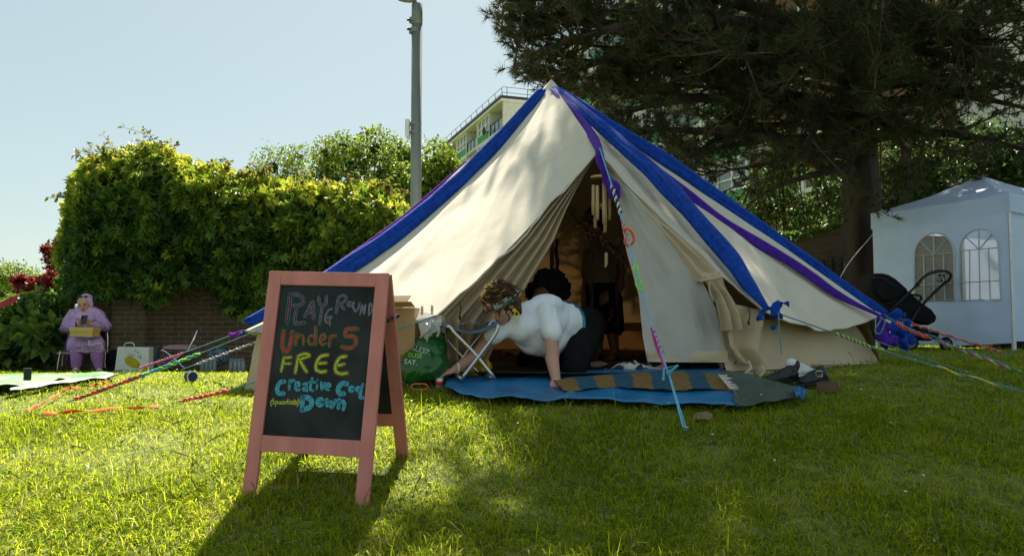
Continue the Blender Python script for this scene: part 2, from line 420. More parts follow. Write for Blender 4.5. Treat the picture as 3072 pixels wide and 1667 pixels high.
# ================================================================== buildings
m_conc = M('pale_render', (.60,.585,.53), .85, .1, 3, bump=.15, bscale=8); m_cream = M('cream_frame', (.68,.665,.61), .8, .08, 3)
m_green = M('green_panel', (.05,.26,.10), .6, .15, 2); m_white = M('white_frame', (.78,.78,.75), .5, .05, 4)
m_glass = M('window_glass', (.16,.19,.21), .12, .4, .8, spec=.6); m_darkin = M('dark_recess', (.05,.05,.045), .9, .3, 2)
m_rail = M('rail_metal', (.10,.11,.11), .5, .1, 5, metal=.5); m_fascia = M('dark_fascia', (.045,.045,.045), .7, .1, 5)
m_bglass = M('balcony_glass', (.10,.17,.16), .15, .3, 1.2, spec=.6)
def block(label, origin, ang, length, rows, bay, top, brick=None):
    t = thing('apartment_block', label, 'building', origin, rotz=ang)
    H = 2.75; D = 9.0; bot = top-rows*H; W1 = 1.5
    def bl(mb, name, m, par=None): return mb.build(name, m, par or t, local=True)
    MB().box2((0, W1, -origin[2]-1.5+.2), (length, D, top)).box2((length-.25, 0, -origin[2]-1.5+.2), (length, W1-.003, top)).box2((0, 0, bot-.2), (length-.25, W1-.003, bot-.02)).build('wall', m_conc, t, local=True)
    bl(MB().box2((-.2, -.25, top+.003), (length+.15, D+.2, top+.28)), 'roof', m_cream)
    bl(MB().box2((-.25, -.32, top+.283), (length+.2, D+.25, top+.55)), 'fascia', m_fascia)
    mb = MB()
    for q in np.arange(.5, length, 2.2): mb.tube([(q, .2, top+.55), (q, .05, top+1.55)], .035, 5)
    for q in np.arange(.5, D, 2.2): mb.tube([(length-.3, q, top+.55), (length-.3, q, top+1.55)], .035, 5)
    for zz in (1.0, 1.55): mb.tube([(.5, .05+.15*(1.55-zz), top+zz), (length-.3, .05, top+zz), (length-.3, D, top+zz)], .03, 5)
    bl(mb, 'roof_railing', m_rail)
    fins = MB(); slabs = MB()
    nb = int(length/bay)
    for k in range(rows):
        z0 = top-(k+1)*H
        slabs.box2((0, 0, z0-.02), (length-.253, W1-.003, z0+.2))
        for j in range(nb):
            x1 = length-.25-j*bay; x0 = x1-bay
            if k == 0: bl(MB().box2((x0, -.05, bot-.2), (x0+.2, W1-.006, top-.02)), 'partition', m_cream)
            xa, xb = x0+.203, x1-.003
            if brick and brick[0] <= j <= brick[1]:
                bl(MB().box2((xa, .1, z0+.203), (xb, W1-.004, z0+H-.023)), 'brick_panel', m_brick_b); continue
            if (j+k*0) % 2 == 0:      # balcony
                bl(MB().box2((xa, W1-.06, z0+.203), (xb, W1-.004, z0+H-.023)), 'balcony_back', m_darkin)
                w = bl(MB().box2((xa+.3, W1-.13, z0+.25), (xa+1.3, W1-.063, z0+2.3)).box2((xa+1.7, W1-.13, z0+1.1), (xb-.4, W1-.063, z0+2.3)), 'window', m_white)
                bl(MB().box2((xa+.4, W1-.16, z0+.35), (xa+1.2, W1-.133, z0+2.2)).box2((xa+1.8, W1-.16, z0+1.2), (xb-.5, W1-.133, z0+2.2)), 'pane', m_glass, w)
                mb = MB(); 
                for q in np.linspace(xa+.05, xb-.05, 4): mb.box2((q-.03, .02, z0+.203), (q+.03, .07, z0+1.3))
                mb.box2((xa, .0, z0+1.303), (xb, .09, z0+1.37)); b = bl(mb, 'balustrade', m_rail)
                bl(MB().box2((xa+.02, .09, z0+.25), (xb-.02, .11, z0+1.25)), 'glazing', m_bglass, b)
            else:
                bl(MB().box2((xa, .05, z0+.203), (xb, W1-.004, z0+1.05)), 'green_panel', m_green)
                mb = MB(); q = np.linspace(xa, xb, 4)
                for i in range(4): mb.box2((q[i]-(.0 if i == 0 else .07), .03, z0+1.053), (q[i]+(.0 if i == 3 else .07), .2, z0+H-.023))
                for i in range(3):
                    for (za, zb) in ((1.053, 1.15), (1.72, 1.8), (H-.13, H-.023)): mb.box2((q[i]+.071+(-.07 if i == 0 else 0), .035, z0+za), (q[i+1]-.071+(.07 if i == 2 else 0), .195, z0+zb))
                w = bl(mb, 'window', m_white)
                bl(MB().box2((xa+.02, .12, z0+1.07), (xb-.02, .16, z0+H-.04)), 'pane', m_glass, w)
                bl(MB().box2((xa, .25, z0+1.053), (xb, W1-.004, z0+H-.023)), 'reveal', m_conc)
    bl(slabs, 'floor_slab', m_cream)
    return t
m_brick_b = brick_mat('block_brick', (.22,.10,.06), (.16,.075,.05), (.22,.19,.15), 1.6)
angf = math.atan2(-.945, .327)
blA = block('pale apartment block with roof railing beyond the bush left of the tent peak', (-9.2+.02, 102.0, CZ), angf, 25.4, 4, 4.4, 22.2)
dish = MB().ell((25.4-4.9, -.5, 22.2-1.9), (.45, .14, .45), nu=14, nv=8).tube([(25.4-4.9, -.4, 22.2-1.9), (25.4-4.6, .1, 22.2-2.1)], .05, 6)
dish.build('satellite_dish', m_fascia, blA, local=True)
blB = block('long apartment block with green panels behind the pine', (3.93, 69.0, CZ), angf, 41.0, 8, 4.5, 23.0, brick=(0, 2))

# ================================================================== brick walls
m_brick = brick_mat('old_brick', (.185,.135,.095), (.14,.10,.075), (.30,.28,.235), 1.0, .8)
def wall_run(name, label, pts, tops, thick, m, cap=None):
    t = thing(name, label, 'wall', pts[0])
    mb = MB(); n = len(pts)
    for i in range(n-1):
        a, b = Vector(pts[i]), Vector(pts[i+1]); d = (b-a).normalized(); nrm = Vector((-d.y, d.x, 0))*thick
        za, zb = tops[i], tops[i+1]
        lo = -.5
        q = [Vector((a.x, a.y, a.z+lo)), Vector((b.x, b.y, b.z+lo)), Vector((b.x, b.y, zb)), Vector((a.x, a.y, za))]
        mb.hexa(q+[p+nrm for p in q])
    mb.build('brickwork', m, t)
    if cap:
        mb = MB()
        for i in range(n-1):
            a, b = Vector(pts[i]), Vector(pts[i+1]); d = (b-a).normalized(); nn = Vector((-d.y, d.x, 0))
            q = []
            for (p, zt) in ((a, tops[i]), (b, tops[i+1])): q.append(Vector((p.x, p.y, zt+.003))-nn*.04)
            q = [q[0], q[1], q[1]+Vector((0, 0, cap)), q[0]+Vector((0, 0, cap))]
            mb.hexa(q+[p+nn*(thick+.08) for p in q])
        mb.build('coping', m, t)
    return t
def gp(px, Y): x = (px-1536)/FPX*Y; return Vector((x, Y, G(x, Y)))
wall_run('brick_wall', 'old weathered brick wall under the creeper behind the seated woman', [gp(235, 13.15), gp(800, 13.15), gp(1260, 13.2)], [CZ+1.35, CZ+1.3, CZ+1.2], .35, m_brick)
MB().box2((gp(405,12.9).x-.42, 13.0, CZ-.9), (gp(405,12.9).x+.12, 13.145, CZ+.9)).build('pier', brick_mat('mossy_brick', (.20,.17,.11), (.26,.20,.14), (.40,.37,.31), 1.0, 1.0), COL.objects['brick_wall'])
wall_run('brick_wall', 'low crumbling brick wall end beside the leafy shrubs at the far left', [gp(105, 12.9), gp(232, 13.0)], [CZ-.05, CZ+.08], .3, m_brick)
bw = wall_run('brick_wall', 'dark brick boundary wall rising to the right behind the pine trunk', [gp(2270, 14.6), gp(2430, 14.4), gp(2700, 14.2), gp(3300, 14.0)], [CZ+1.45, CZ+1.55, CZ+1.95, CZ+2.1], .3, brick_mat('dark_brick', (.12,.085,.06), (.085,.06,.045), (.13,.115,.09), 1.0, .8), cap=.09)
m_black = M('black_paint', (.012,.012,.013), .55, .2, 5)
rl = thing('railing', 'black metal railing with upright bars before the dark brick wall', 'railing', gp(2480, 13.9))
for k, px in enumerate(range(2395, 2680, 27)):
    g = gp(px, 13.9); mb = MB().box2((g.x-.022, 13.88, g.z), (g.x+.022, 13.92, CZ+1.02+.0007*(px-2395))); mb.prism([(g.x-.022, 13.88, CZ+1.023+.0007*(px-2395)), (g.x+.022, 13.88, CZ+1.023+.0007*(px-2395)), (g.x, 13.9, CZ+1.11+.0007*(px-2395))], (0, .04, 0)); mb.build('bar', m_black, rl)
a, b = gp(2385, 13.86), gp(2690, 13.86)
MB().box2((a.x, 13.83, CZ+.82), (b.x, 13.875, CZ+.87)).box2((a.x, 13.83, CZ-.1), (b.x, 13.875, CZ-.05)).build('rail', m_black, rl)

# ================================================================== foliage materials
def leafmat(name, cols, trans=.5, rough=.45, spec=.35):
    m = M(name, cols[0], rough, 0, attr=True, spec=spec, trans=trans); c = ramp_of(m)
    c.elements[0].color = (*cols[0], 1); c.elements[1].color = (*cols[-1], 1)
    for i, q in enumerate(cols[1:-1]): e = c.elements.new((i+1)/(len(cols)-1)); e.color = (*q, 1)
    return m
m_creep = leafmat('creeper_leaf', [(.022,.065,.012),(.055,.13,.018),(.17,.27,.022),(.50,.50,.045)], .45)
m_bush = leafmat('bush_leaf', [(.085,.15,.018),(.17,.25,.024),(.32,.38,.035)], .45)
m_ivy = leafmat('ivy_leaf', [(.03,.07,.018),(.07,.13,.025),(.15,.21,.035)], .4)
m_shrub = leafmat('shrub_leaf', [(.045,.11,.02),(.10,.19,.03),(.21,.30,.045)], .5)
m_maple = leafmat('maple_leaf', [(.09,.014,.016),(.20,.025,.026),(.36,.05,.04)], .5)
m_needle = leafmat('pine_needle', [(.028,.042,.014),(.05,.066,.02),(.085,.082,.03)], .26, .5, .3)
m_bark = M('pine_bark', (.032,.024,.019), .95, .6, 3.5, bump=4.0, bscale=9, rgb2=(.045,.033,.027), stretch=(1,1,.22))
m_twig = M('brown_twig', (.085,.06,.04), .9, .3, 12); m_stem = M('dry_vine', (.13,.095,.065), .9, .3, 12)

# creeper over the wall ---------------------------------------------------------
TOPX = [150,195,215,250,300,350,400,440,470,510,560,620,700,770,850,950,1030,1110,1160,1200,1235,1275]
TOPY = [900,640,520,478,470,452,436,436,425,440,470,490,505,520,540,548,552,545,560,590,640,740]
BOTX = [150,200,235,300,400,480,520,600,640,700,760,840,900,1000,1275]
BOTY = [900,880,885,885,880,915,870,850,880,930,970,900,950,980,1000]
def creeper():
    t = thing('climbing_creeper', 'thick green climbing creeper smothering the brick wall on the left', 'climbing plant', gp(700, 12.8))
    r = np.random.default_rng(21); pts = []; vb = []
    while len(pts) < 15500:
        px = r.uniform(175, 1265); ty = np.interp(px, TOPX, TOPY); by = np.interp(px, BOTX, BOTY)
        by += 26*noise.noise(Vector((px*.03, 0, 5)))
        py = ty+(by-ty)*r.random()**.85
        h = (py-ty)
        if px > 480 and px < 640 and py > 800 and r.random() < .6: continue
        dn = noise.noise(Vector((px*.012, py*.012, 2)))+.5*noise.noise(Vector((px*.035, py*.035, 4)))
        if dn < -.22 and h > 60 and r.random() < .9: continue
        if px > 830 and h > 150 and r.random() < .55*(.5+dn): continue
        edge = min(1, h/90.0); le = min(1, max(0, (px-190)/70)); re = min(1, max(0, (1275-px)/110))
        ed = math.sqrt(max(0, edge*(2-edge)))*min(1, .35+le)*min(1, .3+re)
        Y = 13.1-.75*ed-.42*dn*ed+r.random()**1.5*.25
        if h < 110: Y += r.random()*.75*(1-h/110)
        p = P(px, py, Y); pts.append(p); vb.append(.30+.62*max(0, 1-h/190)+.5*dn*.4)  # top leaves paler: sunlit crest put into leaf colour, beyond yellowish new growth
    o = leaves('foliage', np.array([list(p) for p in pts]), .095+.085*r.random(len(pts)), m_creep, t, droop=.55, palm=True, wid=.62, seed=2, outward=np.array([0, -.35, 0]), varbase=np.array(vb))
    # dark inner mass that the leaves grow from
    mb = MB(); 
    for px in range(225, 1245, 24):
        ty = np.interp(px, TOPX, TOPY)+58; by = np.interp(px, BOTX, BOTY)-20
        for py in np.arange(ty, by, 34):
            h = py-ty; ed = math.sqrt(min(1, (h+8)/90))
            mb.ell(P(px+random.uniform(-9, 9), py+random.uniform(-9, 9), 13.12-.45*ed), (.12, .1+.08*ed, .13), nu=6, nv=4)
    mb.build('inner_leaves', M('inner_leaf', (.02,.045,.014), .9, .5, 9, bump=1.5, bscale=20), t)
    mb = MB()                           # sprigs poking out of the top and left side, bare hanging vines below
    tips = []; 
    for k in range(64):
        px = r.uniform(195, 1225); ty = np.interp(px, TOPX, TOPY); a = P(px, ty+25, 12.9)
        if px < 245: a = P(r.uniform(195, 225), r.uniform(520, 860), 12.8)
        L = r.uniform(.1, .42); dr = Vector((r.normal(0, .7) if px >= 245 else -1, -.1, .8 if px >= 245 else r.normal(.2, .4))).normalized()
        c = a+dr*L*.6+Vector((r.normal(0, .05), 0, .02)); e = a+dr*L+Vector((r.normal(0, .14), 0, r.normal(-.05, .08)))
        q = curve([a, c, e], 8); mb.tube(q, [.007-.0006*i for i in range(9)], 4)
        for i in range(3, 9): tips += [q[i]]*2
    for k in range(120):
        px = r.choice([r.uniform(440, 640), r.uniform(780, 1230)]); py = r.uniform(600, 800); a = P(px, py, 12.75)
        pts2 = [a]; 
        for i in range(5): pts2.append(pts2[-1]+Vector((r.normal(0, .17), r.normal(0, .05), -r.uniform(.05, .3) if px < 700 else r.normal(-.06, .17))))
        pts2 = [Vector((p.x, min(12.95, max(12.3, p.y)), max(p.z, CZ-.6))) for p in pts2]
        mb.tube(curve(pts2, 14), .0065, 4)
    mb.build('vines', m_stem, t)
    leaves('shoots', np.array([list(p) for p in tips]), .07+.05*r.random(len(tips)), leafmat('young_leaf', [(.10,.14,.02),(.17,.19,.03),(.26,.19,.05)], .55), t, droop=.1, wid=.45, seed=9)
creeper()

def bushy(name, label, cat, centers, radii, n, size, m, seed, base, shell=.6, group=None, palm=False, trunk=None, droop=.3, inner=True):
    t = thing(name, label, cat, base, group)
    p, d = clump_points(centers, radii, n, seed, shell)
    leaves('crown', p, size*(.7+.6*np.random.default_rng(seed).random(n)), m, t, droop=droop, palm=palm, seed=seed, outward=d*.5)
    mb = MB(); r = random.Random(seed)
    b = Vector(base)
    for c, rad in zip(centers, radii):
        c = Vector(c); mid = b.lerp(c, .5)+Vector((r.uniform(-.2, .2), r.uniform(-.2, .2), .1))
        mb.tube(curve([b, mid, c], 8), [max(.012, rad*.10*(1-.8*i/8)) for i in range(9)], 5)
        for k in range(5):
            e = c+Vector((r.gauss(0, .5), r.gauss(0, .5), r.gauss(.1, .5)))*rad; mb.tube([c, e], [rad*.03, rad*.008], 4)
    mb.build('trunk', trunk or m_twig, t)
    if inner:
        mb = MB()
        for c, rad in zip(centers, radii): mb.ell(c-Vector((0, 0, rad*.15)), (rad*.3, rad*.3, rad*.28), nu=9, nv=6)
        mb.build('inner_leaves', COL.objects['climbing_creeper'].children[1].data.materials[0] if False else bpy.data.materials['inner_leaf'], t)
    return t
cs, rs = [], []
r_ = random.Random(4)
bt = [(775,520),(820,470),(880,440),(940,425),(1000,415),(1060,400),(1120,405),(1180,420),(1240,430),(1300,440),(1360,455),(1420,490),(1450,540)]
for px in range(790, 1450, 42):
    ty = np.interp(px, [p[0] for p in bt], [p[1] for p in bt])
    py = ty+42+max(0, px-1250)*.2
    while py < 690:
        cs.append(P(px+r_.uniform(-22, 22), py+r_.uniform(-15, 15), 22+r_.uniform(-.9, .9))); rs.append(r_.uniform(.34, .6)); py += 52
bushy('bushy_tree', 'sunlit round bushy tree behind the creeper and the grey lamp post', 'tree', cs, rs, 30000, .12, m_bush, 3, gp(1120, 22), shell=.55)
# far trees at the left edge
cs = [P(q[0], q[1], 26+r_.uniform(-1, 1)) for q in ((10,830),(55,835),(95,850),(140,870),(20,880),(75,890),(120,905),(165,900),(30,930),(90,940),(-30,850))]
bushy('leafy_tree', 'leafy green tree standing behind the red maple at the left edge', 'tree', cs, [.55]*len(cs), 6500, .13, m_bush, 6, gp(60, 26), shell=.5)
# red maple
cs = [P(q[0], q[1], 13.8+r_.uniform(-.3, .3)) for q in ((158,768),(168,800),(182,830),(150,840),(120,860),(90,858),(205,845),(165,870),(130,890),(75,880),(190,895),(110,900),(60,905),(215,880),(145,750),(175,742),(55,840))]
bushy('red_maple', 'small red leaved maple beside the creeper behind the seated woman', 'tree', cs, [.17]*14+[.09]*3, 2000, .095, m_maple, 12, gp(140, 13.8), shell=.1, palm=True, inner=False)
# shrubs at left
for lab, ctr, n, sd, sz in (('broad leaved green shrub in front of the red maple', [(20,940),(70,925),(120,915),(160,925),(40,985),(100,975),(150,960),(15,1030),(85,1020),(130,1005)], 1500, 31, .19),
                        ('dark leafy shrub low at the left edge beside the green cloth', [(0,1060),(40,1070),(85,1065),(120,1060),(10,1100),(60,1100)], 700, 32, .15)):
    cs = [P(q[0], q[1], 12.4-(.3 if q[1] > 1000 else 0)+r_.uniform(-.25, .25)) for q in ctr]
    bushy('shrub', lab, 'shrub', cs, [.24]*len(cs), n, sz, m_shrub, sd, gp(70, 12.3), shell=.35)
# greenery behind the pine trunk
cs = [P(q[0], q[1], 16.8+r_.uniform(-.7, .7)) for q in ((2660,480),(2720,450),(2790,440),(2860,450),(2930,430),(3000,440),(3060,470),(2680,560),(2750,540),(2820,530),(2700,620),(2900,520),(2980,520),(3050,540),(3130,450),(3120,540),(2640,640),(2760,620),(2830,600))]
bushy('leafy_tree', 'dark green leafy tree behind the white gazebo and the pine trunk', 'tree', cs, [.62]*len(cs), 13000, .13, m_ivy, 15, gp(2850, 16.8), shell=.35, inner=False)
cs = [P(q[0], q[1], 16.5+r_.uniform(-.4, .4)) for q in ((2290,660),(2330,640),(2370,610),(2300,600),(2420,640),(2350,560),(2280,560),(2460,610),(2490,560),(2330,500),(2390,470),(2450,500),(2500,640),(2520,600),(2400,680),(2340,440),(2270,620))]
bushy('climbing_ivy', 'yellow green ivy clump between the tent and the pine trunk', 'climbing plant', cs, [.34]*len(cs), 4200, .12, m_ivy, 17, gp(2400, 16.5), shell=.3, inner=False)
# plants growing on top of the dark wall
pp = np.array([list(P(r_.uniform(2300, 2520), 0, 14.3)) for _ in range(420)]); pp[:, 2] = CZ+1.58+.3*np.clip((pp[:, 0]-5.2)/1.2, 0, 1)+.06*np.random.default_rng(2).random(420)
o = leaves('wall_plants', pp, .09, m_shrub, None, droop=-.4, seed=41); tag(o, 'low sunlit weeds along the top of the dark brick wall', 'weeds', kind='stuff')

# ================================================================== pine
def pine():
    base = gp(2592, 12.8); t = thing('pine_tree', 'huge dark pine with a thick straight trunk and spreading needle crown', 'tree', base)
    r = random.Random(5); trunk = MB()
    tp = [(0, .40), (.25, .34), (.8, .305), (2, .29), (3.4, .28), (5.2, .25), (8, .2), (11, .15), (15, .04)]
    ax = lambda z: Vector((base.x+.04*math.sin(z*.9), base.y+.1*math.sin(z*.5), base.z+z))
    pts = []; rad = []
    for i in range(61):
        z = 15*i/60; pts.append(ax(z)); rad.append(np.interp(z, [q[0] for q in tp], [q[1] for q in tp])*(1+.05*math.sin(i*2.1)))
    trunk.tube(pts, rad, 18, lobes=(5, .06, .35)); tr = trunk.build('trunk', m_bark, t, smooth=True)
    limbs = []
    Q = lambda px, py, Y: P(px, py, Y)
    zt = lambda py: ax((P(2592, py, 12.8).z-base.z))
    limbs += [([zt(520), Q(2440,480,12.3), Q(2320,410,11.8), Q(2260,385,11.5), Q(2150,420,11.2), Q(2080,470,11)], .17),
              ([zt(430), Q(2400,330,12), Q(2180,230,11.6), Q(2060,235,11.4), Q(1890,170,11.2), Q(1760,200,11), Q(1640,250,11)], .15),
              ([zt(330), Q(2420,300,12.2), Q(2230,260,11.9), Q(2165,180,11.8), Q(2110,80,11.7), Q(2075,0,11.6), Q(2020,-150,11.4)], .15),
              ([zt(250), Q(2350,150,12.2), Q(2080,110,11.8), Q(1800,70,11.4), Q(1600,60,11.1), Q(1460,50,11)], .16),
              ([zt(200), Q(2300,80,11.5), Q(2000,60,11), Q(1750,110,10.7), Q(1580,180,10.6), Q(1510,250,10.6)], .14),
              ([zt(150), Q(2250,20,12), Q(1950,-40,11.5), Q(1700,-20,11.2), Q(1520,0,11)], .15),
              ([zt(380), Q(2300,300,12), Q(2050,300,11.5), Q(1900,330,11), Q(1780,370,10.7)], .12),
              ([zt(450), Q(2350,420,11.5), Q(2150,400,11), Q(1980,390,10.8), Q(1900,410,10.8)], .11),
              ([zt(500), Q(2460,520,11.8), Q(2330,560,11.2), Q(2250,610,10.9)], .08),
              ([zt(420), Q(2700,400,12), Q(2850,400,11.5), Q(3000,430,11.2), Q(3150,470,11)], .13),
              ([zt(330), Q(2700,300,12), Q(2900,290,11.4), Q(3100,330,11)], .13),
              ([zt(250), Q(2480,330,11.5), Q(2420,430,10.9), Q(2380,480,10.6)], .1),
              ([zt(300), Q(2600,330,11.6), Q(2680,400,11), Q(2730,470,10.8)], .1),
              ([zt(150), Q(2750,150,11.8), Q(2950,200,11.4), Q(3150,220,11)], .13),
              ([zt(100), Q(2600,60,11), Q(2500,100,10.2), Q(2400,180,9.8)], .12),
              ([zt(60), Q(2750,30,11), Q(2850,100,10.4), Q(2950,170,10)], .12)]
    for (px, py, Y, z0) in ((1475,95,11.2,250),(1500,20,11.4,180),(1540,150,10.8,280),(1570,215,11.3,330),(1610,60,10.5,200),(1700,20,11,180),(1650,265,11.2,350),(1830,90,10.2,220),
                          (2150,150,9.8,250),(2480,60,9.6,150),(2620,200,9.6,250),(2780,60,9.8,150),(3050,120,10,180),(3100,260,10.4,280),(2700,340,10.3,380),(2920,380,10.6,420),(2040,450,10.7,420),(2120,520,10.8,470),(1930,380,10.7,400)):
        a = zt(z0); e = Q(px, py, Y); limbs.append(([a, a.lerp(e, .35)+Vector((0, 0, .12)), a.lerp(e, .7)+Vector((r.uniform(-.2, .2), r.uniform(-.2, .2), .05)), e], .06))
    n0 = len(limbs)
    # the crown above the frame: what throws the shade over the lawn
    for k in range(112):
        z = 5.2+9.3*(k/112)**.9; az = k*2.399+r.uniform(-.3, .3); L = (6.2-(max(0, z-9.5))*.75)*r.uniform(.72, 1.05)
        if math.cos(az) < -.2: L = min(L, 5.3/abs(math.cos(az)))
        a = ax(z); d = Vector((math.cos(az), math.sin(az)*.85, 0))
        limbs.append(([a, a+d*L*.35+Vector((0, 0, .2)), a+d*L*.7+Vector((0, 0, r.uniform(-.1, .5))), a+d*L+Vector((0, 0, r.uniform(-.2, .7)))], .12*L/6))
    def outside(p):      # left outline of the crown as it grew
        v = p-Vector((0, 0, CZ)); yy = v.y*math.cos(PITCH)+v.z*math.sin(PITCH); zz = -v.y*math.sin(PITCH)+v.z*math.cos(PITCH)
        X, Y = 1536+FPX*v.x/yy, 833.5-FPX*zz/yy
        return X < np.interp(Y, [-900, -300, 0, 60, 130, 200, 260, 300, 340, 420], [1250, 1400, 1500, 1475, 1500, 1520, 1560, 1620, 1690, 1800])
    def gap(p):          # clumped boughs with see-through gaps between them
        v = p-Vector((0, 0, CZ)); X, Y = 1536+FPX*v.x/v.y, 975-FPX*v.z/v.y
        if Y < -60: return False
        n = noise.noise(p*1.15+Vector((3, 0, 0)))
        if 2230 < X < 2560 and 420 < Y < 640: return n < .25
        return n < (-.28 if X < 1740 and Y < 250 else -.1 if X < 2150 else -.22 if X < 2640 else -.4)
    lm = MB(); tw = MB(); T = []; Dv = []
    for li, (pts, r0) in enumerate(limbs):
        n = 22; q = curve(pts, n); vis = li < n0
        cut = next((i for i in range(3, n+1) if outside(q[i])), n+1)
        lm.tube(q[:cut], [.78*r0*(1-.85*i/max(8, cut-1))+.006 for i in range(cut)], 7)
        L = sum((q[i+1]-q[i]).length for i in range(n))
        vis = li < n0
        ns = int(L*(6.5 if vis else 9.5))
        for s in range(ns):
            f = .22+.78*((s+r.random())/ns); k = min(n-1, int(f*n)); p = q[k].lerp(q[k+1], f*n-k)
            fw = (q[min(n, k+1)]-q[max(0, k-1)]).normalized()
            d = (fw*.6+Vector((r.gauss(0, .7), r.gauss(0, .7), r.gauss(.05, .45)))).normalized()
            l = r.uniform(.45, 1.25)*(1.15-.5*f)
            bq = curve([p, p+d*l*.5+Vector((0, 0, -.04)), p+d*l+Vector((0, 0, r.uniform(-.1, .12)))], 5)
            if outside(bq[5]) or gap(bq[3]): continue
            tw.tube(bq, [.016, .014, .012, .01, .008, .006], 4)
            for _ in range(10 if vis else 11):
                g = r.uniform(.3, 1)
                if outside(bq[5]): continue
                a = bq[min(5, int(g*5.99))]
                e = (d*.7+Vector((r.gauss(0, .7), r.gauss(0, .7), r.gauss(.2, .5)))).normalized(); l2 = r.uniform(.1, .3)
                b2 = a+e*l2; tw.tube([a, b2], [.006, .004], 3)
                T.append(list(b2)); Dv.append(list(e))
                if not vis and r.random() < .6: T.append(list(a+e*l2*.55)); Dv.append(list(e))
    lm.build('limb', m_bark, t, smooth=True); tw.build('twig', m_twig, t)
    T = np.array(T); Dv = np.array(Dv); rr = np.random.default_rng(6); K = 28
    n = len(T); p = np.repeat(T, K, 0); d = np.repeat(Dv, K, 0)
    p = p-d*(rr.random((n*K, 1))*.09)
    nd = unit(d*.75+rr.normal(size=(n*K, 3))*.55); s = unit(np.cross(nd, rr.normal(size=(n*K, 3))))
    ln = (.085+.06*rr.random((n*K, 1))); w = .0055
    V = np.stack([p-s*w, p+s*w, p+nd*ln], 1).reshape(-1, 3)
    F = np.arange(len(V)).reshape(-1, 3)
    var = np.repeat(np.clip(rr.normal(.45, .25, n), 0, 1), K*3)
    print('pine tufts', n)
    np_mesh('crown', V, F, m_needle, t, var)
pine()
# ================================================================== bell tent
m_canvas = M('canvas', (.60,.545,.445), .9, .06, 4, bump=.35, bscale=7, spec=.1, trans=.02, tcol=(1,.6,.25), detail=6)
m_wallc = M('wall_canvas', (.50,.40,.27), .9, .07, 4, bump=.5, bscale=9, spec=.1, trans=.018, tcol=(1,.5,.2), detail=6)
m_flap = M('thin_canvas', (.52,.50,.45), .9, .07, 4, bump=.5, bscale=8, spec=.1, trans=.2, tcol=(1,.85,.6), detail=6)
A = P(1654, 248, 8.0); D = P(1795, 453, 6.1)
E1 = P(1310, 945, 5.30); E2 = P(735, 990, 6.4); F1 = P(2290, 930, 5.62); F2 = P(2640, 945, 6.74)
TC = Vector((A.x, 8.0, 0)); GZ = CZ-.33
def az(a, R, z): a = math.radians(a); return Vector((TC.x+R*math.sin(a), TC.y-R*math.cos(a), z))
Z0 = CZ+.05
BACK = [az(102, 2.95, Z0), az(140, 2.9, Z0), az(180, 2.9, Z0), az(-140, 2.9, Z0), az(-98, 2.95, CZ)]
tent = thing('bell_tent', 'large cream canvas bell tent with open door flaps on the grass', 'tent', (A.x, A.y, GZ))
def hash3(s): return Vector((s*1.7, s*3.1, s*.7))
def panel(p, q, sp, sq, scal, seed, nu=26, nv=34, belly=.05, wr=.022):
    nrm = (p-A).cross(q-A).normalized()
    if nrm.z < 0: nrm = -nrm
    def f(s, t):
        l = A.lerp(p, t)-Vector((0, 0, sp*4*t*(1-t))); r = A.lerp(q, t)-Vector((0, 0, sq*4*t*(1-t)))
        c = l.lerp(r, s)
        b = math.sin(PI*s)
        c = c-nrm*(belly*b*t*(1.2-t*.6))
        c = c-Vector((0, 0, scal*b*t**5))
        w = noise.fractal(Vector((s*7+seed, t*1.6, seed)), 1.0, 2.0, 3)*b*t*wr*1.6 + noise.fractal(Vector((s*3.2*t+seed, t*4.5, seed+3)), 1.0, 2.0, 3)*b*wr
        for cs in (0, 1):                       # creases fanning out of the tied corners
            dd = math.hypot((s-cs), (1-t)*1.2)
            w += .012*math.sin(math.atan2(1-t, abs(s-cs)+1e-4)*13+seed)*math.exp(-dd*4.5)*b
        return c+nrm*w
    return f
panels = [(E2, E1, .28, .03, .05, 1), (E1, D, .03, .0, .012, 2), (D, F1, .0, .02, .012, 3), (F1, F2, .02, .0, .10, 4)]
ring = [F2]+BACK+[E2]
for i in range(len(ring)-1): panels.append((ring[i], ring[i+1], .0 if i == 0 else .06, .28 if i == len(ring)-2 else .06, .05, 10+i))
mb = MB()
for (p, q, sp, sq, sc, sd) in panels: mb.grid(panel(p, q, sp, sq, sc, sd), 26, 34)
roof = mb.build('roof', m_canvas, tent, smooth=True)
mb = MB()       # sewn hems along the lower edges
for (p, q, sp, sq, sc, sd) in panels:
    f = panel(p, q, sp, sq, sc, sd); mb.tube([f(i/24, 1)+Vector((0, 0, -.004)) for i in range(25)], .007, 5)
mb.build('hem', m_canvas, roof)
mb = MB(); mb.grid(lambda s, t: A+Vector((0, 0, .035))+Vector((math.sin(2*PI*s)*.13*t, -math.cos(2*PI*s)*.13*t, -.155*t))+Vector((0, 0, .006*math.sin(s*60)*t)), 40, 6)
mb.build('peak_cap', m_canvas, tent, smooth=True)
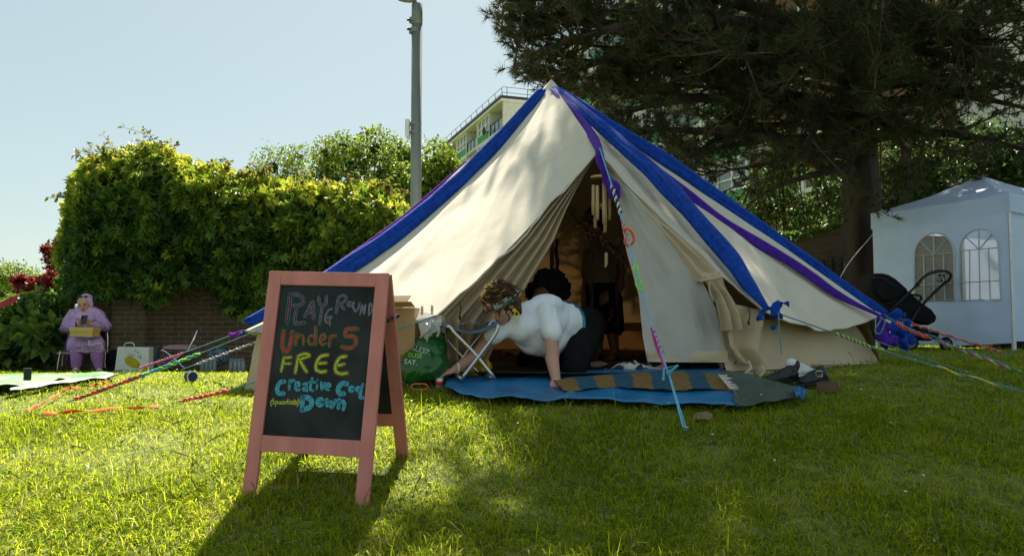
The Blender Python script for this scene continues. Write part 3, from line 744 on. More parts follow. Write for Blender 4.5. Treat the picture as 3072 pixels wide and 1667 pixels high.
# walls
def wallpan(pts, name, m, seed, nu=20, nv=8, ins=.965, dz=.012):
    top = [Vector(p) for p in pts]
    mb = MB(); n = len(top)-1
    def f(s, t):
        k = min(int(s*n), n-1); a = s*n-k
        p = top[k][0:3]; u = Vector(top[k]).lerp(Vector(top[k+1]), a)
        c = Vector((TC.x, TC.y, u.z)); d = (u-c)
        g = c+d*1.0; gz = G(g.x, g.y)-.02
        q = Vector((c.x+d.x*(ins+(1-ins)*t), c.y+d.y*(ins+(1-ins)*t), (u.z-dz)*(1-t)+gz*t))
        w = noise.fractal(Vector((s*n*3.0+seed, t*1.2, seed)), 1.0, 2.0, 3)
        out = d.normalized(); out.z = 0
        return q+out*(w*.028*(.3+t))
    mb.grid(f, nu*n, nv); return mb.build(name, m, tent, smooth=True)
W1 = P(2185, 948, 5.55)
wallpan([E1+Vector((-.05, .1, 0)), E2], 'wall', m_wallc, 2)
wallpan([W1, F1+Vector((.02, .06, 0)), F2], 'wall', m_wallc, 5, nu=18, ins=.93, dz=.06)
wallpan([F2]+BACK+[E2], 'wall', m_wallc, 9)
# skirt stitched along the bottom of the front wall
mb = MB(); b0 = [PG(2200, 1088)+Vector((0, .02, .02)), PG(2330, 1104)+Vector((0, .02, .03)), PG(2480, 1104)+Vector((0, .0, .03)), P(2645, 1090, 6.7)]
q = curve(b0, 30); mb.tube(q, .012, 6); mb.build('wall_hem', m_wallc, tent, smooth=True)
# door curtains
def pl(pts, t):
    pts = [Vector(p) for p in pts]; L = [0]
    for i in range(1, len(pts)): L.append(L[-1]+(pts[i]-pts[i-1]).length)
    x = t*L[-1]
    for i in range(1, len(pts)):
        if x <= L[i] or i == len(pts)-1:
            return pts[i-1].lerp(pts[i], (x-L[i-1])/max(1e-6, L[i]-L[i-1]))
def cloth(name, Lp, Rp, m, folds, amp, seed, nu=40, nv=40, start=.15, par=None, rough=.012):
    def f(s, t):
        p = pl(Lp, t).lerp(pl(Rp, t), s)
        a = amp*min(1, t/start)
        y = a*math.sin(2*PI*folds*s+1.3*math.sin(t*3+seed)+seed)+rough*noise.fractal(Vector((s*5+seed, t*4, seed)), 1, 2, 3)
        return p+Vector((y*.35, -y, 0))
    mb = MB(); mb.grid(f, nu, nv); return mb.build(name, m, par or tent, smooth=True)
def pz(l, off=0): return [P(a, b, c+off) for a, b, c in l]
OL = pz([(1789,462,6.13),(1695,560,5.97),(1560,705,5.75),(1430,840,5.55),(1318,945,5.40),(1325,1030,5.46),(1340,1110,5.5)])
IL = pz([(1790,464,6.14),(1742,537,6.08),(1703,623,6.0),(1664,726,5.95),(1600,833,5.9),(1545,930,5.85),(1490,1030,5.8),(1450,1108,5.75)])
cloth('door_curtain', OL, IL, m_wallc, 4.5, .045, 1.0, nu=70)
RL = pz([(1812,500,6.04),(1845,560,6.0),(1855,640,5.95),(1879,752,5.88),(1900,829,5.8),(1919,893,5.75),(1932,1000,5.66),(1946,1083,5.6)])
RR = pz([(1812,500,6.04),(1900,575,5.98),(1985,660,5.92),(2060,760,5.86),(2115,850,5.78),(2155,930,5.72),(2175,1000,5.66),(2186,1085,5.6)])
flap = cloth('door_flap', RL, RR, m_flap, 1.1, .02, 4.0, nu=40, rough=.02)
cloth('flap_hem', [pl(RL, .955)+Vector((0, -.012, 0)), RL[-1]+Vector((0, -.012, -.004))], [pl(RR, .955)+Vector((0, -.012, 0)), RR[-1]+Vector((0, -.012, -.004))], m_wallc, 1.1, .01, 4.0, nu=30, nv=4, par=flap)
SO = pz([(1800,462,6.12),(1880,560,6.0),(2000,672,5.9),(2110,772,5.8),(2160,826,5.74)])
SI = pz([(1802,468,6.12),(1850,545,6.02),(1925,640,5.94),(2020,752,5.85),(2092,846,5.76)])
cloth('rolled_flap', SO, SI, m_wallc, 1.6, .022, 2.0, nu=30)
cloth('tied_flap', pz([(2098,818,5.62),(2118,850,5.60),(2135,885,5.58),(2152,940,5.55),(2160,992,5.55)]), pz([(2160,815,5.62),(2172,850,5.60),(2200,890,5.58),(2228,940,5.55),(2245,986,5.55)]), m_wallc, 2.6, .03, 3.0, nu=40, start=.4)
cloth('lower_flap', pz([(2176,905,5.63),(2172,980,5.62),(2182,1040,5.6),(2215,1088,5.6)]), pz([(2290,932,5.70),(2285,990,5.66),(2280,1050,5.62),(2300,1100,5.6)]), m_wallc, 1.4, .04, 6.0, nu=36, start=.3)
MB().tube(curve(pz([(2098,843,5.56),(2125,838,5.54),(2160,832,5.57)]), 8), .012, 6).tube(curve(pz([(2130,842,5.54),(2128,870,5.53),(2140,905,5.53)]), 6), .006, 5).build('tie', m_wallc, tent, smooth=True)
# inside: pole, groundsheet
MB().tube([(A.x, 8.0, GZ), (A.x, 8.0, A.z-.05)], .022, 10).build('centre_pole', M('pole_metal', (.2,.2,.2), .4, .1, metal=.8), tent, smooth=True)
mb = MB(); mb.add([Vector((az(a, 2.72, 0).x, az(a, 2.72, 0).y, G(*az(a, 2.72, 0)[:2])*0+CZ-.318)) for a in range(0, 360, 20)], [tuple(range(18))]); mb.build('groundsheet', M('groundsheet', (.03,.028,.024), .8, .3), tent)
# zip toggles hanging from the eave
for px, py, Y in ((1378, 905, 5.33), (2245, 922, 5.5)):
    MB().tube(curve([P(px, py, Y), P(px+5, py+22, Y-.01), P(px+1, py+40, Y)], 6), .004, 5).ell(P(px+1, py+46, Y), (.008, .008, .018)).build('toggle', m_black, tent)
# peg loops
for px, py in ((2245,1108),(2285,1120)):
    MB().tube(curve([P(px, py-25, 5.5), P(px+8, py-5, 5.45), P(px-10, py+12, 5.42), P(px-14, py+22, 5.4)], 8), .009, 6).build('peg_loop', m_wallc, tent)

# ================================================================== tulle swags tied over the roof
def tulle(name, rgb): return M(name, rgb, .85, .3, 26, bump=.8, bscale=60, spec=.1, trans=.25, sheen=.12)
m_blue = tulle('blue_tulle', (.007,.065,.42)); m_purp = tulle('purple_tulle', (.085,.022,.36)); m_mag = tulle('violet_tulle', (.28,.03,.42))
def swag(label, pts, r, m, flat=.55, seed=0, tail=None, n=110, group=None):
    q = curve(pts, n); t = thing('tulle_swag', label, 'fabric swag', q[-1], group)
    rs = [1.05*(np.interp(i/n, np.linspace(0, 1, len(r)), r))*(1+.16*noise.noise(Vector((i*.09, seed, 0)))) for i in range(n+1)]
    b = MB()
    for k in range(9):        # many thin bunched layers give the streaked folds
        ph = k*2*PI/9+seed; kk = .25+.4*((k*37 % 9)/9)
        qq = [p+Vector((math.cos(ph+i*.022), math.sin(ph+i*.022)*.35, math.sin(ph+i*.022)*.8))*rs[i]*(kk+.12*noise.noise(Vector((i*.07, k, seed)))) for i, p in enumerate(q)]
        b.tube(qq, [x*(.42+.12*noise.noise(Vector((i*.06, k*3, seed)))) for i, x in enumerate(rs)], 8, flat=.6)
    b.build('gathered_cloth', m, t, smooth=True)
    if tail:
        b = MB(); r_ = random.Random(seed)
        for (c, e, rr) in tail:
            c = Vector(c); e = Vector(e); L = (e-c).length
            for k in range(14):
                f = (k+.5)/14; o = Vector((r_.gauss(0, 1), r_.gauss(0, .7), r_.gauss(0, 1)))*rr*.42*math.sin(PI*min(1, f*1.1))
                q = rr*.52*math.sin(PI*(.15+.75*f))*r_.uniform(.6, 1.1); b.ell(c.lerp(e, f)+o, (q, q*.8, q*1.15), nu=9, nv=6)
        fused('knot', b, m, t, .012, 2, wob=.02, wsc=18, crease=.018, csc=14)
    return t
def on(p, e, t, lift=.05, side=0.0, sag=0.0):
    v = A.lerp(e, t)-Vector((0, 0, sag*4*t*(1-t))); d = (e-A); nn = Vector((d.x, d.y, 0)).normalized(); s = Vector((-nn.y, nn.x, 0))
    return v+(Vector((0, 0, .6))+nn*.5).normalized()*lift+s*side
swag('blue tulle swag tied down the left edge of the tent roof', [on(A, E2, t, .05, .05, .28) for t in (.045, .2, .4, .6, .8, .985)], [.06,.095,.11,.11,.10,.06], m_blue, seed=1, tail=[(E2, E2+Vector((-.05,-.03,-.05)), .03)])
swag('violet tulle swag edging the blue one along the tent roof at left', [on(A, E2, t, l, -.045*(1-t**6), .28) for t, l in ((.3,.1), (.5,.1), (.7,.1), (.85,.085), (.985,.05))], [.012,.03,.035,.04,.03], m_mag, seed=2, tail=[(E2+Vector((-.02,-.03,0)), E2+Vector((-.1,-.05,-.05)), .03), (E2+Vector((-.03,-.03,.0)), E2+Vector((-.035,-.05,-.09)), .028)])
swag('broad blue tulle swag running from the tent peak to the knot right of the door', pz([(1668,268,7.86),(1760,345,7.3),(1860,430,6.95),(1985,538,6.55),(2085,648,6.2),(2190,768,5.9),(2250,855,5.68),(2300,925,5.54)]), [.05,.085,.09,.09,.09,.085,.065,.025], m_blue, seed=3,
     tail=[(P(2306,928,5.5), P(2375,905,5.48), .05), (P(2306,928,5.5), P(2272,955,5.47), .06), (P(2312,935,5.5), P(2350,955,5.45), .045)])
swag('purple tulle swag crossing the right side of the tent roof', pz([(1665,268,7.86),(1760,350,7.4),(1893,452,7.2),(2049,568,7.1),(2185,672,6.95),(2341,764,6.8),(2440,830,6.72),(2515,883,6.66),(2640,946,6.62)]), [.03,.045,.05,.055,.058,.06,.06,.05,.018], m_purp, seed=4,
     tail=[(P(2640,948,6.58), P(2660,1050,6.5), .1)])
swag('long blue tulle swag along the right outline of the tent roof', [P(a, b, c) for a, b, c in ((1680,272,7.95),(1800,352,7.7),(1950,446,7.5),(2110,556,7.35),(2270,672,7.2),(2420,780,7.05),(2540,868,6.95),(2655,938,6.85))], [.055,.08,.095,.1,.105,.1,.085,.03], m_blue, seed=5,
     tail=[(P(2662,948,6.8), P(2725,990,6.72), .085), (P(2685,965,6.75), P(2722,1055,6.6), .11), (P(2675,970,6.7), P(2758,1035,6.65), .085)])
swag('purple tulle twisted from the tent peak down to the door rope', pz([(1660,270,7.8),(1700,310,7.4),(1745,360,7.0),(1775,405,6.5),(1795,450,6.05),(1800,485,5.97),(1812,515,5.94),(1822,545,5.92),(1838,560,5.9),(1842,590,5.89)]), [.035,.045,.05,.05,.03,.04,.03,.045,.05,.055], m_purp, seed=6, n=70,
     tail=[(P(1838,562,5.87), P(1850,615,5.86), .05)])

# ================================================================== guy ropes with coloured yarn
m_rope = M('teal_rope', (.10,.24,.30), .8, .3, 90); m_rope2 = M('light_blue_rope', (.14,.42,.62), .8, .2, 90)
def yarn(n, c): return M('yarn_'+n, c, .85, .2, 60, sheen=.4)
YC = {k: yarn(k, v) for k, v in dict(magenta=(.55,.02,.22), orange=(.75,.10,.02), lime=(.36,.70,.03), teal=(.02,.36,.32), azure=(.03,.22,.55), violet=(.16,.06,.35), white=(.6,.6,.6), black=(.01,.01,.012), red=(.7,.05,.03), yellow=(.62,.52,.02), pink=(.65,.10,.25), grey=(.12,.12,.16)).items()}
def rope(label, pts, r=.005, m=None, wraps=(), n=40, double=0, group='guy ropes of the bell tent'):
    q = curve(pts, n) if len(pts) > 2 else [Vector(pts[0]).lerp(Vector(pts[1]), i/n)-Vector((0, 0, .012*math.sin(PI*i/n))) for i in range(n+1)]
    t = thing('guy_rope', label, 'rope', q[-1], group)
    b = MB().tube(q, r, 6)
    if double: b.tube([p+Vector((.014*math.sin(i*.5), 0, .014+.006*math.sin(i*.9)))*min(1, (n-i)/8) for i, p in enumerate(q)], r, 6)
    b.build('cord', m or m_rope, t, smooth=True)
    for (a, e, cols, R, pitch) in wraps:
        L = (q[-1]-q[0]).length*abs(e-a); turns = max(1, L/pitch); N = int(turns*9)
        for ci, c in enumerate(cols):
            pp = []
            for i in range(N+1):
                f = a+(e-a)*i/N; x = f*n; k = min(n-1, int(x)); p = q[k].lerp(q[k+1], x-k)
                th = 2*PI*(turns*i/N+ci/len(cols)); d = (q[-1]-q[0]).normalized(); u = d.orthogonal().normalized(); v = d.cross(u)
                rr = R*(1+.25*math.sin(i*.37))
                pp.append(p+(u*math.cos(th)+v*math.sin(th))*rr*.75)
            MB().tube(pp, R*.6, 5).build('yarn_wrap', YC[c], t, smooth=True)
    return t
gl = lambda px, py: PG(px, py)+Vector((0, 0, .01))
rope('teal guy rope with magenta yarn from the violet knot to the orange peg ribbon', [E2, gl(305, 1142)], wraps=[(.40, .70, ['magenta', 'pink'], .009, .075)])
rope('guy rope wrapped in green, blue and orange yarn crossing the lawn at left', [P(800,980,6.3), gl(205,1209)], wraps=[(.36,.52,['lime','teal'],.012,.10),(.52,.66,['azure','teal','lime'],.012,.10),(.66,.97,['orange','red','grey'],.012,.11)])
rope('guy rope with white and violet yarn ending behind the crest of the lawn', [P(785,1016,6.5), P(775,1022,6.5)+Vector((0,0,-.0)), P(545,1108,8.3)], wraps=[(.25,.9,['violet','white'],.009,.09)])
rope('guy rope with orange yarn reappearing left of the chalkboard', [E1, P(765,1145,5.38), gl(530,1210)], wraps=[(.62,.97,['orange','red'],.012,.16)])
rope('guy rope with lime yarn from the blue knot right of the door', [P(2312,932,5.5), P(2515,1003,5.46), P(2660,1055,5.42), gl(3110,1192)], wraps=[(.32,.62,['lime','grey'],.009,.06),(.80,.93,['yellow'],.010,.12)], n=60)
rope('pale guy rope low beside the lime wrapped one at the right', [P(2622,1020,6.5), P(2850,1100,5.9), gl(3130,1200)])
rope('guy rope with red then lime and pink yarn from the purple knot', [P(2642,948,6.6), P(2690,968,6.5), P(2735,992,6.4), P(2900,1055,6.1), P(3072,1120,5.8), gl(3190,1165)], wraps=[(.2,.48,['red','orange'],.013,.09),(.5,.85,['lime','pink','grey'],.010,.08)], n=60, double=1)
rope('farthest guy rope at the right with bright orange yarn', [P(2700,955,7.4), P(2760,980,7.5), P(2965,1045,7.7), gl(3030,1066)], wraps=[(.12,.82,['orange'],.014,.12)], n=40)
pg = PG(2053, 1308)
t = rope('light blue door rope hung with yarn scraps in front of the tent door', [D+Vector((0,-.1,0)), P(1862,640,5.7), P(1905,800,5.4), P(1950,960,5.1), P(2005,1120,4.62), pg+Vector((0,0,.03))], r=.0055, m=m_rope2, wraps=[(.115,.20,['white','black'],.012,.05),(.225,.30,['orange'],.010,.05),(.63,.72,['magenta'],.012,.05)], n=60)
MB().tube([P(2005,1115,4.63), P(2036,1215,4.42), P(2060,1290,4.3)], .005, 6).tube([P(1990,1140,4.6), P(1992,1105,4.6), P(2030,1095,4.6), P(2005,1125,4.6)], .008, 6).tube([P(2000,1120,4.6), P(2035,1095,4.58)], .007, 6).build('knot', m_rope2, t)
MB().tube(curve(pz([(1868,690,5.58),(1885,687,5.57),(1899,705,5.57),(1900,725,5.57),(1885,738,5.57),(1876,728,5.57),(1875,715,5.57)]), 24), .010, 6).build('yarn_loop', YC['orange'], t, smooth=True)
MB().tube(curve(pz([(1910,790,5.4),(1902,805,5.4),(1912,830,5.38),(1908,850,5.37),(1920,870,5.35),(1932,868,5.34),(1925,850,5.35),(1912,820,5.38),(1914,795,5.4)]), 30), .008, 6).build('yarn_loop', YC['lime'], t, smooth=True)
MB().tube(curve(pz([(1956,985,5.05),(1962,1010,5.0),(1970,1040,4.95),(1985,1075,4.85),(1995,1100,4.75),(1985,1105,4.75)]), 30), .011, 6).build('yarn_loop', YC['magenta'], t, smooth=True)
MB().tube([pg+Vector((0,.03,-.05)), pg+Vector((0,0,.05)), pg+Vector((.02,-.02,.05))], .006, 6).build('peg', M('peg_metal', (.5,.5,.5), .35, .1, metal=1), t)
MB().tube(curve(pz([(2335,935,5.45),(2337,985,5.45),(2344,1060,5.44)]), 10), .005, 5).build('rope_end', m_rope, COL.objects['guy_rope.004'])
MB().tube(curve(pz([(2640,950,6.5),(2655,965,6.48),(2640,1000,6.48),(2625,990,6.48),(2645,955,6.48)]), 20), .006, 5).build('rope_loop', m_rope, COL.objects['guy_rope.006'])

# ================================================================== chalkboard sign
m_pink = M('pink_paint', (.56,.20,.18), .6, .14, 14, bump=.25, bscale=25, spec=.3, stretch=(1,1,.2), detail=6)
m_board = M('blackboard', (.010,.014,.016), .65, .55, 5, spec=.25, rgb2=(.020,.025,.027), detail=9)
TL, TR, BL = P(808,812,3.70), P(1167,819,3.62), P(722,1504,3.50); BR = onplane(1103,1532,TL,(BL-TL).cross(TR-TL)); print('BR', BR, G(BR.x,BR.y))
TLb, TRb = P(812,813,3.745), P(1176,820,3.665); BRb = P(1229,1388,3.96); BLb = onplane(905,1380,TLb,(BRb-TLb).cross(TRb-TLb)); print('BLb', BLb, G(BLb.x,BLb.y))
sg = thing('chalkboard_sign', 'pink framed chalkboard sign with colourful lettering standing on the lawn', 'sign', (BL+BR+BLb+BRb)/4)
def bil(c, u, v): a, b, d, e = c; return (a*(1-u)+b*u)*(1-v)+(d*(1-u)+e*u)*v
FQ = (TL, TR, BL, BR); nF = (BL-TL).cross(TR-TL).normalized()
if nF.y > 0: nF = -nF
BQ = (TLb, TRb, BLb, BRb); nB = (BLb-TLb).cross(TRb-TLb).normalized()
if nB.y < 0: nB = -nB
def slab(mb, c, n, u0, v0, u1, v1, fr, bk):
    p = [bil(c, u0, v0), bil(c, u0, v1), bil(c, u1, v1), bil(c, u1, v0)]
    return mb.hexa([q+n*fr for q in p]+[q-n*bk for q in p])
def frame(c, n, nm):
    par = sg
    for (u0, u1) in ((0, .105), (.895, 1)): slab(MB(), c, n, u0, 0, u1, 1, 0, .022).build('leg', m_pink, par, bevel=.002)
    slab(MB(), c, n, .1055, 0, .8945, .062, -.0015, .02).build('top_rail', m_pink, par, bevel=.002)
    slab(MB(), c, n, .1055, .722, .8945, .79, -.0015, .02).build('bottom_rail', m_pink, par, bevel=.002)
    return slab(MB(), c, n, .1058, .0625, .8942, .7215, -.012, .019).build('blackboard', m_board, par)
fb = frame(FQ, nF, 'front'); frame(BQ, nB, 'back')
m_hinge = M('dark_metal', (.03,.03,.032), .4, .2, metal=.7)
for pa, pb in (((1160,957,3.6), (1193,941,3.80)),):
    a, b = P(*pa), P(*pb); mb = MB(); d = (b-a); mb.hexa([a+Vector((0,0,.0)), a+Vector((0,0,-.018)), b+Vector((0,0,-.018)), b]+[q+Vector((.006,0,0)) for q in (a, a+Vector((0,0,-.018)), b+Vector((0,0,-.018)), b)]); mb.ell(a+Vector((.006,0,-.009)), .006).ell(b+Vector((.006,0,-.009)), .006).build('stay', m_hinge, sg)
# lettering: chalk strokes drawn on the board
def chalk(n, c): return M('chalk_'+n, c, .9, .4, 120, spec=.1, detail=8)
CH = {'blue': chalk('blue', (.10,.30,.42)), 'red': chalk('red', (.42,.05,.045)), 'pinkred': chalk('rose', (.42,.11,.13)), 'green': chalk('green', (.05,.38,.08)), 'lime': chalk('lime', (.33,.48,.04)), 'cyan': chalk('cyan', (.07,.30,.42)), 'yellow': chalk('yellow', (.48,.50,.08)), 'black': m_board}
pB = bil(FQ, .5, .4)-nF*.012
def bp(x, y): return onplane(800+x/3.328, 840+y/3.328, pB, nF)
def ribbon(mb, pts, w, lift):
    w3 = w/3.328/FPX*3.6*.5; pts = [bp(*p) for p in pts]
    if len(pts) > 2: pts = curve(pts, 6*(len(pts)-1))
    n = nF; off = n*lift
    for p in (pts[0], pts[-1]): mb.disc(p+off, w3, n, 14)
    vs = []
    for i, p in enumerate(pts):
        d = pts[min(i+1, len(pts)-1)]-pts[max(0, i-1)]; s = d.cross(n).normalized()*w3
        vs += [p+s+off, p-s+off]
        if 0 < i < len(pts)-1: pass
    mb.add(vs, [(2*i, 2*i+1, 2*i+3, 2*i+2) for i in range(len(pts)-1)])
def arc(cx, cy, rx, ry, a0=0, a1=360, k=10): return [(cx+rx*math.cos(math.radians(a0+(a1-a0)*i/k)), cy+ry*math.sin(math.radians(a0+(a1-a0)*i/k))) for i in range(k+1)]
PLAY = [([(237,150),(221,285),(206,415)],46),([(237,150),(300,142),(362,182),(362,228),(318,252),(240,255)],40),([(297,300),(280,395),(300,432),(375,424)],38),([(386,358),(425,280),(460,218),(468,300),(470,380)],36),([(418,332),(464,322)],24),
        ([(520,172),(530,232),(562,255),(594,230),(596,166)],32),([(555,258),(530,438)],30),([(650,288),(618,302),(588,360),(592,412),(618,422),(638,388),(648,368),(602,378)],22),([(634,390),(632,446)],20),
        ([(715,182),(697,322)],32),([(715,180),(762,152),(796,178),(770,220),(718,240)],28),([(730,238),(776,288)],30),(arc(828,240,18,20),26),([(870,222),(866,270),(886,308),(914,286),(930,230)],22),([(935,342),(955,252),(974,338),(988,248)],18),([(1020,348),(1030,238),(1054,262),(1050,318),(1020,348)],18)]
UNDER = [([(170,512),(160,640),(176,708),(214,700),(242,620),(260,520)],48),([(302,538),(290,648)],28),([(300,590),(335,548),(368,566),(366,636)],28),([(492,470),(490,640)],30),(arc(452,598,34,44),26),([(540,602),(588,580),(578,546),(550,552),(534,600),(552,642),(592,634)],26),([(636,562),(626,660)],28),([(636,600),(660,556),(690,556)],26),([(905,488),(802,492),(794,556),(866,562),(893,612),(868,664),(810,680),(757,664)],42)]
FREE = [([(175,772),(148,905)],38),([(168,778),(245,768)],34),([(165,836),(240,832)],30),([(318,762),(288,922)],42),([(312,756),(380,734),(432,752),(382,776),(325,792)],38),([(330,800),(400,912)],42),([(608,748),(542,762),(500,822),(496,890),(540,914),(588,910)],44),([(512,832),(594,826)],38),([(792,760),(732,776),(692,842),(692,908),(742,934),(804,928)],44),([(702,852),(774,840)],38)]
CREA = [([(175,1012),(132,1022),(106,1080),(120,1128),(168,1130)],44),([(230,1000),(226,1085)],28),([(230,1034),(250,1004),(274,1002)],28),([(290,1062),(325,1052),(320,1022),(296,1026),(286,1065),(300,1096),(334,1090)],24),([(365,1036),(392,1030),(402,1064),(405,1102)],24),([(398,1062),(372,1074),(372,1098),(398,1096)],22),([(455,982),(436,1080),(460,1102)],26),([(420,1020),(490,1014)],22),([(505,1042),(500,1084)],20),([(508,990),(509,992)],20),([(545,1022),(552,1088),(580,1026)],24),([(595,1066),(634,1056),(625,1032),(602,1040),(592,1080),(620,1096)],22),
        ([(800,1032),(750,1032),(716,1080),(726,1128),(770,1134)],48),(arc(848,1086,20,22),28),(arc(914,1086,17,20),24),([(960,1042),(940,1100),(936,1168),(962,1174)],32),
        ([(358,1168),(354,1292)],46),([(358,1168),(420,1176),(452,1216),(428,1268),(354,1292)],50),(arc(535,1216,26,30),42),([(600,1192),(610,1254),(640,1212),(650,1268),(690,1202)],36),([(725,1192),(716,1274)],34),([(725,1226),(760,1206),(778,1240),(766,1288)],34)]
SP = [[(70,1178),(42,1215),(46,1258)],[(80,1196),(58,1206),(76,1226),(54,1240)],[(92,1204),(86,1258)],[(92,1206),(112,1210),(104,1232),(90,1232)],[(136,1206),(120,1220),(126,1236),(138,1224),(138,1206),(142,1236)],[(162,1208),(148,1220),(152,1236),(164,1232)],[(168,1224),(182,1216),(174,1206),(166,1222),(172,1238),(184,1232)],[(204,1206),(190,1212),(200,1224),(188,1234)],
      [(212,1186),(208,1236)],[(224,1206),(222,1236)],[(226,1192),(227,1194)],[(236,1206),(234,1238)],[(236,1214),(246,1206),(246,1236)],[(246,1214),(256,1206),(256,1236)],[(266,1208),(264,1238)],[(268,1194),(269,1196)],[(280,1188),(274,1236),(284,1238)],[(270,1206),(290,1204)],[(286,1226),(298,1218),(292,1208),(284,1224),(290,1240),(300,1234)],[(314,1190),(308,1242)],[(310,1218),(300,1220),(298,1238),(308,1236)],[(318,1180),(326,1215),(304,1264)]]
def letters(name, strokes, layers, label):
    root = None
    for i, (c, k, w0) in enumerate(layers):
        mb = MB()
        for s, w in strokes: ribbon(mb, s, max(5, w*k+w0), .0012+.0007*i)
        o = mb.build(name, CH[c], fb if root is None else root)
        if root is None: root = o; WL[o.name] = WL[fb.name]; o['label'] = label
def letters1(name, strokes, layers, label):
    """all layers of a line of writing as one mesh with several chalk colours"""
    V, F, I, mats = [], [], [], []
    for i, (c, k, w0) in enumerate(layers):
        mb = MB()
        for s, w in strokes: ribbon(mb, s, max(4.5, w*k+w0), .0012+.0007*i)
        b = len(V); V += mb.v; F += [tuple(x+b for x in f) for f in mb.f]; I += [i]*len(mb.f); mats.append(CH[c])
    m2 = MB(); m2.v = V; m2.f = F; o = m2.build(name, mats, fb); o.data.polygons.foreach_set('material_index', I); o['label'] = label
letters1('chalk_lettering', PLAY, [('blue', 1, 0), ('black', 1, -9), ('pinkred', 0, 6.5)], 'PLAYGROUND outlined in blue and rose chalk')
letters1('chalk_lettering', UNDER, [('green', 1, 2), ('black', 1, -5), ('red', .8, -7)], 'Under 5 filled in red with a green outline')
letters1('chalk_lettering', FREE, [('pinkred', 1, 6), ('black', 1, -3), ('lime', .72, -4)], 'FREE filled in lime green with a rose outline')
letters1('chalk_lettering', CREA, [('cyan', 1, 2)], 'Creative Cool Down in fat blue letters')
letters1('chalk_lettering', [(s, 7) for s in SP], [('yellow', 1, 0)], 'small yellow words in brackets, spaces limited')

# ================================================================== lamp post
m_post = M('grey_post', (.19,.215,.20), .55, .10, 6, bump=.1, bscale=30, spec=.35, metal=.2)
b = gp(1245, 10.5); lp = thing('lamp_post', 'tall grey steel lamp post rising behind the tent at left', 'lamp post', b)
ht = P(1245, 14, 10.5).z; R = .0725
MB().tube([(b.x, b.y, b.z-.1), (b.x, b.y, b.z+1.3), (b.x, b.y, ht-.28)], R, 24).tube([(b.x, b.y, ht-.277), (b.x, b.y, ht)], R*1.02, 24).build('column', m_post, lp, smooth=True, fix=False)
for py in (62, 94): MB().tube([P(1245, py-6, 10.5), P(1245, py+6, 10.5)], R*1.13, 24).build('collar', m_post, lp)
for py in (372, 398): MB().tube([P(1245, py-3, 10.5), P(1245, py+3, 10.5)], R*1.08, 24).ell(P(1261, py, 10.45), .018).build('band_clamp', m_post, lp)
s_ = P(1226, 387, 10.45); MB().box(s_+Vector((-.012, 0, 0)), (.05, .18, .24)).build('sign_plate', M('plate', (.55,.6,.6), .5, .1, 4), lp, bevel=.006)
for py in (60, 88): MB().tube([P(1229, py, 10.42), P(1222, py, 10.4)], .016, 8).build('bolt', m_hinge, lp)
mb = MB(); mb.tube(curve([P(1245,16,10.5), P(1244,6,10.5), P(1240,-6,10.48)], 6), .03, 8); mb.ell(P(1216,-2,10.45), (.14,.07,.04), Matrix.Rotation(.15, 3, 'Y')); mb.build('lamp_head', m_post, lp, smooth=True)

# ================================================================== gazebo
m_gaz = M('white_gazebo_cloth', (.64,.75,1.0), .7, .04, 3, bump=.5, bscale=4, spec=.2, trans=.24, detail=6); m_gwin = glassy('clear_plastic', (.6,.6,.58), .36, .15)
GL, GR = Vector((5.40, 11.8, 0)), Vector((6.28, 10.0, 0)); per = Vector((.9, .44, 0)).normalized()*2.0
ez = P(2630,640,11.8).z; vz = P(2630,687,11.8).z; gzb = CZ-.30
gz = thing('gazebo', 'white party gazebo with arched plastic windows at the right edge', 'gazebo', (GL+GR)/2+per/2+Vector((0,0,gzb)))
cor = [GL, GR, GR+per, GL+per]; ctr = (GL+GR)/2+per/2; apex = Vector((ctr.x, ctr.y, P(2965,527,ctr.y).z))
ex = lambda p, k=.035: p+(p-ctr)*k
mb = MB()
for i in range(4):
    a, b = ex(cor[i]), ex(cor[(i+1) % 4])
    def f(s, t, a=a, b=b):
        q = Vector((a.x, a.y, ez)).lerp(Vector((b.x, b.y, ez)), s); p = apex.lerp(q, t)
        return p-Vector((0, 0, .05*math.sin(PI*t)+.035*math.sin(PI*s)*t))+Vector((0,0,.02*noise.noise(Vector((s*4, t*5, i)))))
    mb.grid(f, 16, 12)
    mb.grid(lambda s, t, a=a, b=b: Vector((a.x, a.y, ez)).lerp(Vector((b.x, b.y, ez)), s)-Vector((0, 0, .035*math.sin(PI*s)+t*(ez-vz)))+(a-ctr).normalized()*(.01*math.sin(s*25)*t), 24, 4)
mb.build('canopy', m_gaz, gz, smooth=True)
for c in cor: MB().box2((c.x-.02, c.y-.02, G(c.x, c.y)), (c.x+.02, c.y+.02, ez-.03)).build('leg', M('gazebo_leg', (.6,.62,.64), .4, .05, metal=.3) if c is GL else bpy.data.materials['gazebo_leg'], gz)
